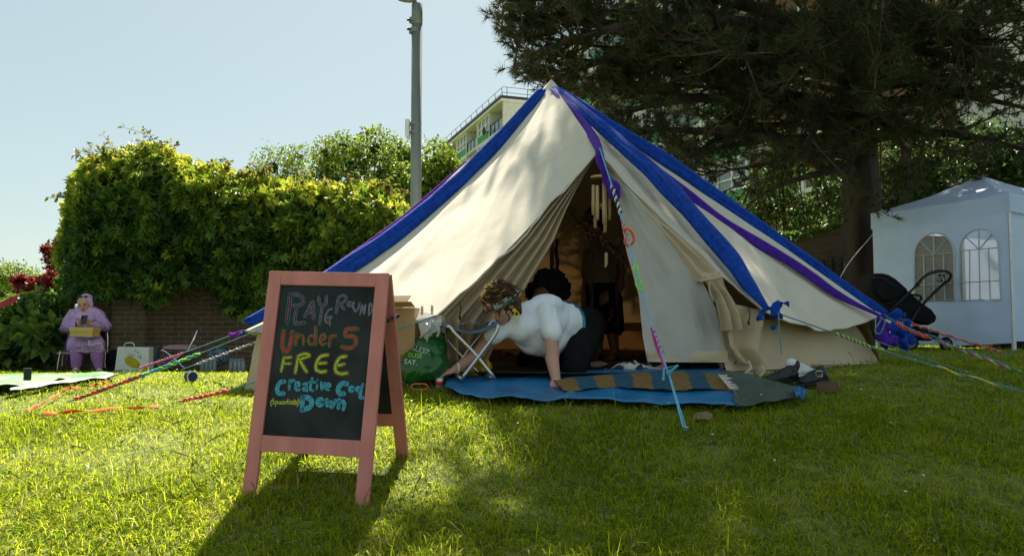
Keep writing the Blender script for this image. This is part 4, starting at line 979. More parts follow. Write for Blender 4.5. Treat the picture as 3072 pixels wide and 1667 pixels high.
# front wall with two arched windows: wall cloth with openings
fn = (GR-GL).normalized(); wN = Vector((-per.x, -per.y, 0)).normalized(); WLn = (GR-GL).length
def wp(s, z): 
    p = GL.lerp(GR, s)+wN*(.03+.05*math.sin(PI*s)*max(0, min(1, (ez-z)/1.5))+.012*noise.noise(Vector((s*6, z*4, 1)))); return Vector((p.x, p.y, z))
def win(s0, s1, z0, zs):   # arch outline, counter clockwise
    c = (s0+s1)/2; r = (s1-s0)/2; hz = r*WLn
    return [(s0, z0), (s1, z0), (s1, zs)]+[(c+r*math.cos(PI*k/12), zs+hz*math.sin(PI*k/12)) for k in range(1, 12)]+[(s0, zs)]
def sz(px, py):            # photo pixel on the wall plane
    p = onplane(px, py, GL, wN); return ((p-GL).dot(fn)/WLn, p.z)
wl, wr = sz(2745, 890), sz(2860, 790)
s0, zb = sz(2755, 890); s1, _ = sz(2873, 790); s2, _ = sz(2892, 880); s3, _ = sz(3008, 850)
zb = sz(2760, 905)[1]; zs = sz(2745, 770)[1]
bot = lambda s: CZ-.22-.05*math.sin(PI*s)
WIN = [win(s0, s1, zb, zs), win(s2, s3, zb, zs+.02)]
bm = bmesh.new()
NX, NZ = 120, 84
def inside(s, z):
    for (a, b, z0, zsp) in ((s0, s1, zb, zs), (s2, s3, zb, zs+.02)):
        if a < s < b and z > z0:
            r = (b-a)/2; c = (a+b)/2
            if z < zsp or ((s-c)*WLn)**2+(z-zsp)**2 < (r*WLn)**2: return True
    return False
mb = MB(); pw = MB()
for j in range(NZ):
    for i in range(NX):
        s = (i+.5)/NX; t = (j+.5)/NZ
        zt = ez-.02
        g = lambda ii, jj: wp(ii/NX, zt+(bot(ii/NX)-zt)*jj/NZ)
        tgt = pw if inside(s, zt+(bot(s)-zt)*t) else mb
        tgt.add([g(i, j), g(i+1, j), g(i+1, j+1), g(i, j+1)], [(0, 1, 2, 3)])
fw = mb.build('side_wall', m_gaz, gz, smooth=True, fix=True)
pw.build('window', m_gwin, gz, smooth=True, fix=True)
mb = MB()
m_gbar = M('window_tape', (.62,.64,.66), .7, .05, 4, trans=.2)
for (a, b, z0, zsp) in ((s0, s1, zb, zs), (s2, s3, zb, zs+.02)):
    o = lambda s, z: wp(s, z)+wN*.012
    c = (a+b)/2; r = (b-a)/2
    L = [[(a, zsp), (b, zsp)], [(a, z0+(zsp-z0)*.36), (b, z0+(zsp-z0)*.36)], [(c, z0), (c, zsp)], [((a+c)/2, z0), ((a+c)/2, zsp)], [((b+c)/2, z0), ((b+c)/2, zsp)]]
    L += [[(c, zsp), (c+r*math.cos(math.radians(q)), zsp+r*WLn*math.sin(math.radians(q)))] for q in (45, 90, 135)]
    for (p, q) in L: mb.tube([o(p[0]+(q[0]-p[0])*k/6, p[1]+(q[1]-p[1])*k/6) for k in range(7)], .013, 5, flat=.5)
    ol = win(a, b, z0, zsp); mb.tube([o(*p) for p in ol], .018, 5, closed=True, flat=.5)
mb.build('window_bars', m_gbar, gz)
for (i, j) in ((1, 2), (2, 3), (3, 0)):
    a, b = cor[i], cor[j]
    MB().grid(lambda s, t: a.lerp(b, s)*1.0+Vector((0, 0, (ez-.02)*(1-t)+(CZ-.2)*t))+Vector((.01*math.sin(s*9), .01*math.sin(s*7), 0)), 20, 8).build('side_wall', m_gaz, gz, smooth=True)
    if i == 2: break
gr = rope('thin pale rope from the gazebo corner down to the ground', [P(2628,690,11.78), P(2520,835,11.3)+Vector((0,0,0)), gp(2470,10.9)], r=.005, m=YC['white'], group='ropes of the gazebo')

# ================================================================== stroller
m_fab = M('black_fabric', (.008,.008,.010), .85, .3, 12, bump=.3, bscale=40, spec=.15); m_grip = M('dark_grip', (.018,.02,.02), .6, .2, 12)
SY = 10.3
def sp(x, y, dy=0): return P(2550+x/4.11, 760+y/4.11, SY+dy)
st = thing('stroller', 'black baby stroller with hood standing before the white gazebo', 'stroller', Vector((P(2760,1050,SY).x, SY+.2, G(P(2760,1050,SY).x, SY))))
def puff(name, poly, depth, m, infl=.05):
    """side outline with a rounded width: nested sections"""
    mb = MB(); n = len(poly); c = sum((Vector(p) for p in poly), Vector((0,0,0)))/n; prev = None
    secs = [(-.5, .82), (-.42, .95), (-.25, 1.0), (.25, 1.0), (.42, .95), (.5, .82)]
    for (d, k) in secs: mb.v += [tuple(c+(Vector(p)-c)*k+Vector((0, d*depth+depth*.5, 0))) for p in poly]
    for s in range(len(secs)-1):
        for i in range(n): mb.f.append((s*n+i, s*n+(i+1) % n, (s+1)*n+(i+1) % n, (s+1)*n+i))
    mb.f.append(tuple(range(n))); mb.f.append(tuple(range((len(secs)-1)*n, len(secs)*n))[::-1])
    return mb.build(name, m, st, smooth=False, bevel=.008)
puff('hood', [sp(*q) for q in ((280,300),(300,262),(350,238),(430,238),(500,258),(580,305),(660,375),(740,445),(640,560),(520,600),(400,590),(320,530),(282,470),(272,400))], .42, m_fab)
puff('seat', [sp(*q) for q in ((430,600),(740,450),(830,545),(930,620),(1030,690),(1098,785),(1078,850),(1010,882),(900,868),(750,830),(600,750),(480,680))], .40, m_fab)
MB().tube(curve([sp(*q) for q in ((290,300),(360,300),(450,330),(540,400))], 16), .012, 6).build('hood_seam', m_grip, st)
for dy in (-.03, .43):
    MB().tube([sp(510,700,dy), sp(830,385,dy)], .016, 8).ell(sp(830,385,dy), .03).build('handle_arm', m_grip, st, smooth=True)
    MB().tube([sp(860,660,dy), sp(720,900,dy), sp(650,1060,dy)], .016, 8).tube([sp(640,760,dy), sp(900,960,dy), sp(1180,1090,dy)], .016, 8).build('frame', m_grip, st, smooth=True)
MB().tube(curve([sp(830,385,-.03), sp(900,300,-.02), sp(1000,240,0), sp(1150,215,.1), sp(1240,260,.2), sp(1215,330,.3), sp(1140,385,.40), sp(1000,520,.43), sp(905,620,.43)], 40), .019, 8).build('handlebar', m_grip, st, smooth=True)
MB().tube(curve([sp(760,510,.0), sp(850,515,.0), sp(880,550,.1), sp(850,590,.3), sp(840,600,.4)], 20), .015, 8).build('bumper_bar', m_grip, st, smooth=True)
mb = MB()
for x in (1105, 1155): mb.tube(curve([sp(x,262,.1), sp(x+8,300,.1), sp(x+18,330,.1), sp(x,350,.1), sp(x-25,335,.1), sp(x-25,320,.1)], 16), .006, 5).ell(sp(x,270,.1), .018)
mb.build('bag_hooks', m_grip, st)
puff('basket', [sp(*q) for q in ((760,930),(900,900),(1130,960),(1110,1050),(1000,1080),(830,1070))], .38, m_fab)
for (x, y, r, dy) in ((1185,1095,.085,-.02),(1185,1095,.085,.4),(735,1110,.115,-.05),(735,1110,.115,.45)):
    c = sp(x, y, dy); g = G(c.x, c.y); c.z = g+r
    pp = [c+Vector((math.cos(2*PI*k/20)*(r-.018), 0, math.sin(2*PI*k/20)*(r-.018))) for k in range(20)]
    w = MB().tube(pp, .019, 8, closed=True).build('wheel', m_fab, st, smooth=True)
    MB().tube([c+Vector((0,-.015,0)), c+Vector((0,.015,0))], r-.03, 16).build('hub', M('hub_grey', (.12,.12,.12), .4, .2) if 'hub_grey' not in bpy.data.materials else bpy.data.materials['hub_grey'], w)
# ================================================================== people
m_skin = M('skin', (.50,.27,.19), .55, .10, 8, spec=.35); m_skin2 = M('warm_skin', (.50,.27,.17), .55, .08, 8, spec=.35); m_skin3 = M('brown_skin', (.20,.09,.05), .55, .1, 8, spec=.35)
m_tee = M('white_tshirt', (.74,.76,.80), .85, .05, 6, bump=.9, bscale=9, spec=.12, stretch=(1.6,1,.7)); m_trous = M('black_trousers', (.005,.005,.006), .85, .3, 8, bump=.4, bscale=14, spec=.15)
m_lip = M('lips', (.34,.10,.09), .5, .05); m_brow = M('brow_hair', (.03,.02,.015), .8, .1)
def basis(f, u):
    f = Vector(f).normalized(); u = Vector(u); u = (u-f*u.dot(f)).normalized(); l = u.cross(f); return l, f, u, Matrix((l, f, u)).transposed()
def head(mb, c, f, u, s):
    l, f, u, R = basis(f, u); c = Vector(c)
    E = lambda a, b, d, ra, rb, rd: mb.ell(c+l*(a*s)+f*(b*s)+u*(d*s), (ra*s, rb*s, rd*s), R, 16, 10)
    E(0,-.08,.25,.68,.86,.76); E(0,.20,-.28,.53,.58,.66); E(0,.47,-.78,.22,.22,.2); E(0,.70,.16,.40,.13,.09)
    E(0,.84,-.10,.10,.14,.24); E(0,.92,-.22,.13,.13,.10)
    for k in (-1, 1): E(.31*k,.52,-.2,.2,.2,.2); E(.69*k,-.05,-.02,.06,.15,.22)
    E(0,.72,-.47,.19,.10,.05); E(0,.70,-.57,.17,.10,.05)
def face(par, c, f, u, s, lip=None):
    l, f, u, R = basis(f, u); c = Vector(c); mb = MB(); w = MB()
    for k in (-1, 1):
        w.ell(c+l*(.27*k*s)+f*(.71*s)+u*(.02*s), (.12*s, .05*s, .05*s), R, 8, 6)
        mb.tube(curve([c+l*(k*.13*s)+f*(.77*s)+u*(-.02*s), c+l*(k*.27*s)+f*(.775*s)+u*(-.045*s), c+l*(k*.42*s)+f*(.70*s)+u*(-.01*s)], 6), .022*s, 5)
    mb.build('eyelashes', m_brow, par)
    b = MB()
    for k in (-1, 1): b.tube(curve([c+l*(k*.12*s)+f*(.79*s)+u*(.19*s), c+l*(k*.28*s)+f*(.79*s)+u*(.25*s), c+l*(k*.45*s)+f*(.68*s)+u*(.19*s)], 6), .035*s, 5)
    b.build('eyebrows', m_brow, par)
    MB().ell(c+f*(.795*s)-u*(.47*s), (.18*s, .05*s, .045*s), R, 10, 6).ell(c+f*(.775*s)-u*(.555*s), (.155*s, .05*s, .05*s), R, 10, 6).build('lips', lip or m_lip, par, smooth=True)
def hand(mb, w, d, n, k=1.0, curl=.25, thumb=1, spread=1.0):
    """wrist point, pointing direction, palm normal, curl per knuckle in radians"""
    d = Vector(d).normalized(); n = Vector(n); n = (n-d*n.dot(d)).normalized(); s = d.cross(n)
    w = Vector(w); R = Matrix((s, d, n)).transposed()
    mb.ell(w+d*.045*k, (.04*k, .052*k, .017*k), R, 12, 8)
    for i, (o, L) in enumerate(((-.030, .068), (-.010, .078), (.010, .073), (.028, .056))):
        p = w+d*(.082*k)+s*(o*k); a = 0; dd = (d+s*(o*4*spread)).normalized(); prs = [(w+d*.05*k+s*(o*.8*k), .011*k), (p, .0105*k)]
        for j, fr in enumerate((.45, .32, .23)):
            a += curl*(1+.15*i); q = dd*math.cos(a)+n*math.sin(a); p = p+q*(L*fr*k); prs.append((p, (.0098-.0009*j)*k))
        chain(mb, prs, 8)
    t0 = w+d*.022*k-s*(thumb*.028*k); t1 = t0+(d*.55-s*thumb*.75+n*.25).normalized()*.04*k; t2 = t1+(d*.9-s*thumb*.2+n*.35).normalized()*.032*k
    chain(mb, [(t0, .014*k), (t1, .012*k), (t2, .0095*k)], 8)
def foot(mb, ankle, toe, k=1.0):
    a, t = Vector(ankle), Vector(toe); d = (t-a); d2 = Vector((d.x, d.y, 0)).normalized(); s = Vector((-d2.y, d2.x, 0))
    chain(mb, [(a, .042*k), (a-d.normalized()*.03*k-Vector((0,0,.035*k)), .036*k)], 10); chain(mb, [(a, .042*k), (a.lerp(t, .55), .036*k), (t-d.normalized()*.03, .026*k)], 10)
    for i in range(5): chain(mb, [(a.lerp(t, .62)+s*((i-2)*.014*k), .016*k), (t+s*((i-2)*.017*k)-d.normalized()*(.008*abs(i-1)), .0105*k-.0008*i)], 7)

# ---- woman kneeling on hands and knees at the tent door -------------------------------
kp = thing('person', 'person in white t-shirt and black trousers kneeling on all fours in the tent door, reaching for a can', 'person', P(1700,1140,5.6))
kp['label'] = 'person in white t-shirt on hands and knees at the tent door reaching for a can'
hc = P(1510,921,5.36); hf = Vector((-.72,-.62,-.42)); hu = Vector((-.28,-.12,1)); hs = .113
S1, S2 = P(1648,935,5.40), P(1524,962,5.45)
b = MB(); head(b, hc, hf, hu, hs)
chain(b, [(P(1528,945,5.42), .05), (P(1568,948,5.52), .058), (P(1600,960,5.62), .09)])
chain(b, [(P(1590,962,5.6), .09), (P(1660,972,5.72), .10), (P(1765,985,5.98), .10)])
chain(b, [(S1+Vector((0,.05,-.01)), .045), (P(1658,1055,5.33), .047), (P(1656,1075,5.32), .047), (P(1668,1138,5.19), .031)])
hand(b, P(1669,1136,5.19), (-.1,-.75,-.5), (.0,.2,-1), 1.05, .05, thumb=-1)
chain(b, [(S2, .06), (P(1446,1042,5.45), .045), (P(1438,1056,5.44), .046), (P(1366,1108,5.34), .031)])
hand(b, P(1368,1107,5.34), (-1,-.15,-.28), (.15,.35,-.9), 1.05, .30, thumb=1)
foot(b, P(1792,1118,5.88), P(1852,1142,5.86)); foot(b, P(1762,1102,6.12), P(1815,1090,6.2))
body = fused('body', b, m_skin, kp, .0075, 3)
face(body, hc, hf, hu, hs)
b = MB()
chain(b, [(P(1586,958,5.55), .138), (P(1630,964,5.64), .16), (P(1690,976,5.79), .172)], 18)
b.ell(P(1562,985,5.45), (.12,.13,.11)).ell(P(1640,916,5.62), (.13,.13,.085))
chain(b, [(S1+Vector((-.015,.06,-.005)), .078), (P(1657,1000,5.36), .072)], 14); chain(b, [(S2, .10), (P(1482,1004,5.38), .076)], 14)
chain(b, [(P(1566,992,5.47), .105), (P(1600,1012,5.54), .125), (P(1640,1022,5.62), .125), (P(1672,1012,5.72), .12)], 16); chain(b, [(P(1580,945,5.52), .10), (P(1560,944,5.48), .075)])
fused('t_shirt', b, m_tee, kp, .0115, 14, wob=.005, wsc=7, crease=.012, csc=6, cdir=(1.2,.8,.6))
b = MB()
chain(b, [(P(1690,980,5.78), .15), (P(1750,985,5.95), .168)], 16); chain(b, [(P(1752,985,5.90), .16), (P(1722,1105,5.50), .095), (P(1722,1128,5.52), .085), (P(1792,1122,5.88), .055)], 14)
chain(b, [(P(1760,978,6.05), .155), (P(1650,1105,5.78), .09), (P(1655,1112,5.8), .085), (P(1758,1106,6.12), .055)], 14)
fused('trousers', b, m_trous, kp, .015, 4, wob=.008, wsc=8, crease=.014, csc=8)
q = [P(1704+math.cos(a)*22, 966+math.sin(a)*76-math.cos(a)*6, 5.77-math.cos(a)*.12) for a in np.linspace(-1.75, 1.75, 30)]
c0 = P(1697,978,5.81); ax_ = (P(1765,985,5.98)-P(1640,952,5.62)).normalized(); e1 = ax_.orthogonal().normalized(); e2 = ax_.cross(e1)
MB().tube([c0+(e1*math.cos(a)+e2*math.sin(a))*.162 for a in np.linspace(0, 2*PI, 37)[:-1]], .02, 8, closed=True, flat=1.0).build('belt', M('sequin_belt', (.02,.12,.09), .3, .8, 55, metal=.6, rgb2=(.03,.16,.2)), kp, smooth=True)
# hair: loose curls, scarf, bow and ear rings
l_, f_, u_, R_ = basis(hf, hu); r_ = random.Random(3)
def curl_hair(name, mat, n, region, seed):
    r = random.Random(seed); mb = MB()
    for _ in range(n):
        th, ph = region(r); d = (l_*math.sin(ph)*math.cos(th)+f_*math.sin(ph)*math.sin(th)+u_*math.cos(ph))
        p = hc+u_*.02-f_*.012+Vector((d.x, d.y, d.z))*(.100+.026*r.random()); t = Vector((r.gauss(0,1), r.gauss(0,1), r.gauss(.3,1))).normalized()
        t = (t-d*t.dot(d)*.5).normalized(); w = d.cross(t)
        L = r.uniform(.06, .13); cr_ = r.uniform(.006, .014); pts = [p+t*(L*(i/9-.5))+d*(cr_*math.sin(i*.9+th)+.012)+w*(cr_*math.cos(i*.9+th)) for i in range(10)]
        mb.tube(pts, [.002,.004,.005,.0055,.0055,.0055,.005,.004,.003,.001], 5)
    return mb.build(name, mat, body, smooth=True)
mb = MB().ell(hc+u_*.038-f_*.022, (.094,.112,.100), R_); mb.ell(hc-f_*.075-u_*.03, (.075,.05,.09), R_)
fused('hair_cap', mb, M('hair_brown', (.085,.05,.028), .9, .5, 40, bump=.8, bscale=60, spec=.05), body, .01, 2, wob=.01, wsc=30)
curl_hair('hair', bpy.data.materials['hair_brown'], 420, lambda r: (r.uniform(0, 2*PI), abs(r.gauss(0, .55))), 1)
curl_hair('dyed_hair', M('hair_yellow', (.42,.32,.09), .9, .4, 40, spec=.05), 120, lambda r: (r.gauss(2.6, .6), abs(r.gauss(.5, .3))), 2)
c0 = hc+u_*.048
MB().tube([c0+l_*(.095*math.cos(a))+f_*(.112*math.sin(a)-.01)+u_*(.006*math.sin(5*a)-.012*math.sin(a)) for a in np.linspace(0, 2*PI, 33)[:-1]], .026, 10, closed=True, lobes=(3,.15,.6), flat=1.0).build('head_scarf', M('sequin_scarf', (.05,.075,.065), .35, .9, 70, metal=.55, rgb2=(.22,.26,.24)), body, smooth=True)
bw_ = c0+f_*.115-u_*.005; mb = MB()
for k in (-1, 1): mb.ell(bw_+l_*(.028*k)+f_*.012+u_*.012*k, (.032,.016,.024), R_ @ Matrix.Rotation(.5*k, 3, 'Y'))
mb.ell(bw_+f_*.014, .014).build('bow', M('sequin_bow', (.10,.05,.16), .25, .9, 60, metal=.7, rgb2=(.32,.14,.10)), body, smooth=True)
er = hc+l_*(.088 if l_.x > 0 else -.088)-u_*.035-f_*.008
MB().ell(er, .014).tube([er-u_*.045+Vector((.016*math.cos(a), -.006, .034*math.sin(a))) for a in np.linspace(0, 2*PI, 25)[:-1]], .0042, 6, closed=True).build('earring', M('yellow_plastic', (.75,.62,.03), .4, .1), body, smooth=True)
# tattoo marks and wristband
MB().tube([P(1372+math.cos(a)*5, 1104+math.sin(a)*14, 5.34-.035*math.cos(a)) for a in np.linspace(-1.6, 1.6, 12)], .008, 5).build('wristband', YC['white'], body)
can = thing('drink_can', 'small silver and red can gripped in the hand by the green sack', 'can', P(1317,1160,5.30))
cc = P(1318,1148,5.30); MB().tube([cc+Vector((0,0,z)) for z in (-.045,-.04,.03,.036)], [.024,.028,.028,.022], 18).build('can_body', M('can_metal', (.55,.57,.6), .3, .1, metal=.6), can, smooth=True)
MB().tube([cc+Vector((0,0,z)) for z in (-.015,.012)], .0287, 18, cap=False).build('red_band', M('can_red', (.5,.03,.03), .35, .1), can, smooth=True)

# ---- seated woman in lilac -----------------------------------------------------------
m_lilac = M('lilac_cloth', (.47,.30,.55), .85, .10, 9, bump=.5, bscale=22, spec=.12, trans=.08); m_lilac2 = M('lilac_trousers', (.33,.165,.38), .85, .1, 9, bump=.3, bscale=22, spec=.12)
m_scarf = M('lilac_scarf', (.54,.37,.61), .85, .10, 9, bump=.5, bscale=22, spec=.12, trans=.08)
sw = thing('person', 'seated woman in lilac dress and headscarf looking at her phone by the brick wall', 'person', P(257,1112,11.8))
c = P(256,912,11.88); f = Vector((.04,-1,-.28)); u = Vector((0,-.15,1)); s = .120
b = MB(); head(b, c, f, u, s); chain(b, [(c-Vector((0,-.02,.08)), .055), (P(256,950,12.0), .07), (P(256,985,12.0), .15), (P(256,1030,12.0), .16)])
for k, (sh, el, wr, th) in enumerate((((222,945),(196,982),(236,973),1), ((290,945),(319,978),(276,973),-1))):
    chain(b, [(P(*sh,12.0), .06), (P(*el,11.85), .05), (P(*wr,11.6), .03)])
    hand(b, P(*wr,11.6), (.75*th,-.15,.25), (0,.75,.6), 1.0, .5, thumb=-th if th > 0 else 1)
for (kn, an, to) in (((228,1042),(229,1103),(224,1117)), ((290,1042),(297,1105),(303,1118))):
    chain(b, [(P(256+(kn[0]-256)*.6,1030,12.0), .1), (P(*kn,11.5), .07), (P(*an,11.5), .04)]); foot(b, P(an[0],an[1]+3,11.5), P(to[0],to[1]-1,11.33), .95)
sbody = fused('body', b, m_skin2, sw, .0085, 2); face(sbody, c, f, u, s)
b = MB()
chain(b, [(P(256,942,12.02), .17), (P(256,985,11.98), .205), (P(256,1025,11.95), .235)], 18)
for (sh, el, wr) in (((222,945),(196,982),(228,978)), ((290,945),(319,978),(284,977))):
    chain(b, [(P(*sh,12.02), .10), (P(*el,11.85), .088), (P(*wr,11.63), .055)], 14)
for kx in (226, 290): chain(b, [(P(256+(kx-256)*.6,1025,12.0), .16), (P(kx,1036,11.52), .115)], 14)
b.ell(P(258,1034,11.55), (.27,.16,.10)).ell(P(258,1048,11.48), (.30,.05,.06))
fused('dress', b, m_lilac, sw, .013, 5, wob=.010, wsc=9, hang=True, crease=.030, csc=7, cdir=(1,1,.4))
b = MB()
for (kn, an) in (((228,1045),(229,1098)), ((290,1045),(297,1100))): chain(b, [(P(*kn,11.52), .095), (P(kn[0]+2,kn[1]+28,11.5), .088), (P(*an,11.5), .062)], 14)
fused('trousers', b, m_lilac2, sw, .013, 3, wob=.008, wsc=10)
b = MB(); l, f, u, R = basis(f, u)
b.ell(c+u*.045-f*.045, (.100,.095,.108), R, 18, 12)
ring_ = [c+l*(.088*math.cos(a))+f*(.03+.03*math.sin(a) if math.sin(a) < 0 else .03)+u*(.112*math.sin(a)-.006) for a in np.linspace(0, 2*PI, 37)[:-1]]
b.tube(ring_, .019, 8, closed=True); b.tube([p-f*.03 for p in ring_], .033, 8, closed=True)
b.ell(c-u*.145+f*.01, (.085,.07,.045), R); b.tube([c-u*.10-f*.02, c-u*.16, P(256,955,11.93)], [.085,.12,.165], 16)
b.ell(P(256,958,11.93), (.19,.13,.10)); chain(b, [(P(246,935,11.92), .08), (P(226,948,11.95), .08), (P(212,958,11.95), .05)]); chain(b, [(P(266,930,11.92), .09), (P(288,944,11.95), .10), (P(312,968,11.97), .07)]); chain(b, [(P(290,945,12.05), .09), (P(316,985,12.1), .05)])
fused('headscarf', b, m_scarf, sw, .0115, 4, wob=.008, wsc=12, hang=True, crease=.020, csc=10, cdir=(1,1,.5))
gpos = c+u*.122+f*.035; mb = MB()
for k in (-1, 1): mb.ell(gpos+l*(.035*k), (.03,.012,.02), R)
mb.tube([gpos-l*.065, gpos+l*.065], .005, 6).build('sunglasses', M('dark_lens', (.01,.01,.02), .15, .1, spec=.6), sw, smooth=True)
mb = MB()
def shf(s_, t): 
    p = P(208-20*t+s_*(26-8*t), 985+110*t, 11.95+.05*math.sin(s_*9)); return p+Vector((0,-.03*math.sin(s_*8+t*3),0))
mb.grid(shf, 14, 16).build('shawl', m_lilac, sw, smooth=True, solid=.006)
mb = MB(); r = random.Random(2)
for k in range(16): mb.ell(P(214+k*6.2, 1053+2*math.sin(k), 11.40), .009, nu=6, nv=4)
for k in range(26): mb.ell(P(r.uniform(222,292), r.uniform(1015,1046), 11.36+.003*k), .006, nu=6, nv=4)
mb.build('beads', M('pearl', (.7,.66,.55), .3, .05), sw, smooth=True)
MB().tube(curve([P(268,1020,11.38), P(270,1034,11.34), P(298,1028,11.34), P(305,1032,11.36), P(312,1046,11.38)], 14), .012, 6, flat=.3).build('ribbon_trim', M('pale_trim', (.48,.45,.55), .7, .1), sw)
for q in ((228,1110),(298,1112)): MB().tube(curve([P(q[0]-8,q[1],11.38), P(q[0],q[1]-4,11.34), P(q[0]+8,q[1],11.38)], 8), .012, 6).tube([P(q[0],q[1]-7,11.42), P(q[0],q[1]+4,11.33)], .008, 6).build('sandal', YC['white'], sw)
MB().tube([P(227+1.5*math.cos(a),974+6*math.sin(a),11.6-.03*math.cos(a)) for a in np.linspace(0,2*PI,13)[:-1]], .009, 6, closed=True).build('watch', m_black, sw)
ph = thing('phone', 'black mobile phone held up by the seated woman in lilac', 'phone', P(252,966,11.5))
MB().box(P(252,958,11.5), (.088,.010,.135), Matrix.Rotation(-.35, 3, 'X')).build('phone_body', M('phone_black', (.01,.01,.012), .2, .1, spec=.5), ph, bevel=.005)
MB().box(P(246,952,11.5)+Vector((0,-.006,0)), (.02,.004,.035), Matrix.Rotation(-.35, 3, 'X')).build('camera_bump', m_hinge, ph)
bx = thing('cardboard_box', 'yellow shoe box resting on the lap of the seated woman', 'box', P(255,1010,11.5))
m_ybox = M('yellow_card', (.55,.40,.12), .7, .1, 8)
MB().box(P(255,1001,11.42), (.315,.2,.078), Matrix.Rotation(.02, 3, 'Y')).build('base', m_ybox, bx, bevel=.003); MB().box(P(256,988,11.42), (.335,.22,.062), Matrix.Rotation(.02, 3, 'Y')).build('lid', m_ybox, bx, bevel=.003)
m_chrome = M('chrome', (.6,.6,.62), .2, .05, metal=1.0); m_pinkc = M('pink_cushion', (.42,.24,.25), .8, .1, 8, bump=.3)
ch = thing('folding_chair', 'metal framed chair under the seated woman in lilac', 'chair', P(250,1115,11.9))
for (x0, x1, y) in ((182,172,11.62),(316,318,11.62)): MB().tube(curve([P(x0,1052,y), P((x0+x1)/2-2,1090,y), P(x1,1119,y)], 8), .013, 8).build('leg', m_chrome, ch, smooth=True)
for (x0, y) in ((186,12.25),(322,12.2)): MB().tube(curve([P(x0,1118,y), P(x0+1,1040,y), P(x0,1000,y), P(x0-6,990,y)], 12), .013, 8).build('rear_leg', m_chrome, ch, smooth=True)
MB().box(P(250,1057,11.95), (.46,.6,.035)).build('seat', m_pinkc, ch, bevel=.012); MB().box(P(252,1005,12.28), (.66,.03,.18)).build('backrest', m_black, ch, bevel=.01)

# ---- people inside the tent -----------------------------------------------------------
ip = thing('person', 'person standing inside the tent in tan top and black shorts', 'person', P(1810,1072,7.6))
hc2 = P(1775,668,7.62)
b = MB(); head(b, hc2, (-.5,-.8,-.25), (0,0,1), .12); chain(b, [(hc2-Vector((0,-.02,.08)), .055), (P(1800,745,7.65), .08), (P(1805,800,7.65), .14), (P(1805,890,7.65), .14)])
chain(b, [(P(1845,762,7.6), .055), (P(1862,850,7.55), .042), (P(1838,925,7.45), .03)]); hand(b, P(1838,925,7.45), (-.2,-.2,-1), (-1,0,0), 1, .3)
chain(b, [(P(1772,760,7.7), .055), (P(1758,850,7.7), .042), (P(1752,915,7.6), .03)]); hand(b, P(1752,915,7.6), (0,-.2,-1), (1,0,0), 1, .3)
for (hx, kx, ax2, y) in ((1790,1795,1795,7.65),(1825,1835,1845,7.5)):
    chain(b, [(P(hx,900,y), .1), (P(kx,985,y), .062), (P(ax2,1060,y), .04)]); foot(b, P(ax2,1062,y), P(ax2-14,1078,y-.16))
ib = fused('body', b, m_skin3, ip, .011, 2); face(ib, hc2, (-.5,-.8,-.25), (0,0,1), .12)
b = MB(); chain(b, [(P(1803,770,7.65), .15), (P(1805,840,7.65), .165)], 16); chain(b, [(P(1843,765,7.6), .08), (P(1856,815,7.57), .07)]); chain(b, [(P(1773,765,7.7), .08), (P(1762,815,7.7), .07)])
fused('top', b, M('tan_top', (.20,.13,.07), .9, .1, 8), ip, .016, 3, wob=.01)
b = MB(); chain(b, [(P(1806,860,7.65), .165), (P(1808,905,7.65), .18)], 16)
for (hx, kx, y) in ((1788,1782,7.65),(1830,1838,7.52)): chain(b, [(P(hx,905,y), .125), (P(kx,975,y), .115)])
fused('shorts', b, m_trous, ip, .016, 3, wob=.01)
fused('hair', MB().ell(hc2+Vector((.02,.02,.045)), (.105,.12,.11)).ell(hc2+Vector((.04,.07,-.03)), (.09,.07,.12)), m_brow, ip, .014, 2, wob=.015, wsc=18)
ap = thing('person', 'person with a big dark afro sitting in the tent behind the kneeling person', 'person', P(1640,1085,6.7))
hc3 = P(1628,900,6.6); b = MB(); head(b, hc3, (-.6,-.75,-.45), (0,-.15,1), .12); chain(b, [(hc3-Vector((0,-.03,.08)), .055), (P(1650,965,6.75), .09), (P(1655,1030,6.75), .15), (P(1655,1075,6.75), .17)])
chain(b, [(P(1612,975,6.65), .055), (P(1590,1045,6.5), .042), (P(1545,1062,6.3), .03)]); hand(b, P(1545,1062,6.3), (-1,-.2,.3), (0,-.4,-1), 1, .55)
chain(b, [(P(1700,975,6.75), .055), (P(1690,1050,6.6), .042), (P(1610,1070,6.35), .03)]); hand(b, P(1610,1070,6.35), (-1,-.1,0), (0,-.3,-1), 1, .5)
ab = fused('body', b, m_skin3, ap, .011, 2); face(ab, hc3, (-.6,-.75,-.45), (0,-.15,1), .12)
b = MB(); chain(b, [(P(1655,980,6.75), .16), (P(1655,1060,6.75), .19)], 16); chain(b, [(P(1655,1075,6.75), .17), (P(1590,1085,6.25), .11), (P(1680,1095,6.3), .08)]); chain(b, [(P(1670,1075,6.75), .17), (P(1730,1080,6.4), .11), (P(1600,1098,6.2), .08)])
chain(b, [(P(1612,978,6.66), .075), (P(1598,1020,6.56), .065)]); chain(b, [(P(1700,978,6.76), .075), (P(1696,1020,6.66), .065)])
fused('dark_clothes', b, m_trous, ap, .018, 3, wob=.01)
b = MB(); r = random.Random(4)
b.ell(P(1645,872,6.68), .15)
for k in range(60):
    a, z = r.uniform(0, 2*PI), r.uniform(-.35, 1); q = math.sqrt(1-z*z*.99); b.ell(P(1645,872,6.68)+Vector((q*math.cos(a), q*math.sin(a)*.9, z))*.155, r.uniform(.03, .05), nu=7, nv=5)
fused('hair', b, M('afro_hair', (.008,.006,.005), .9, .4, 60, bump=1, bscale=90), ap, .012, 1, wob=.02, wsc=30)
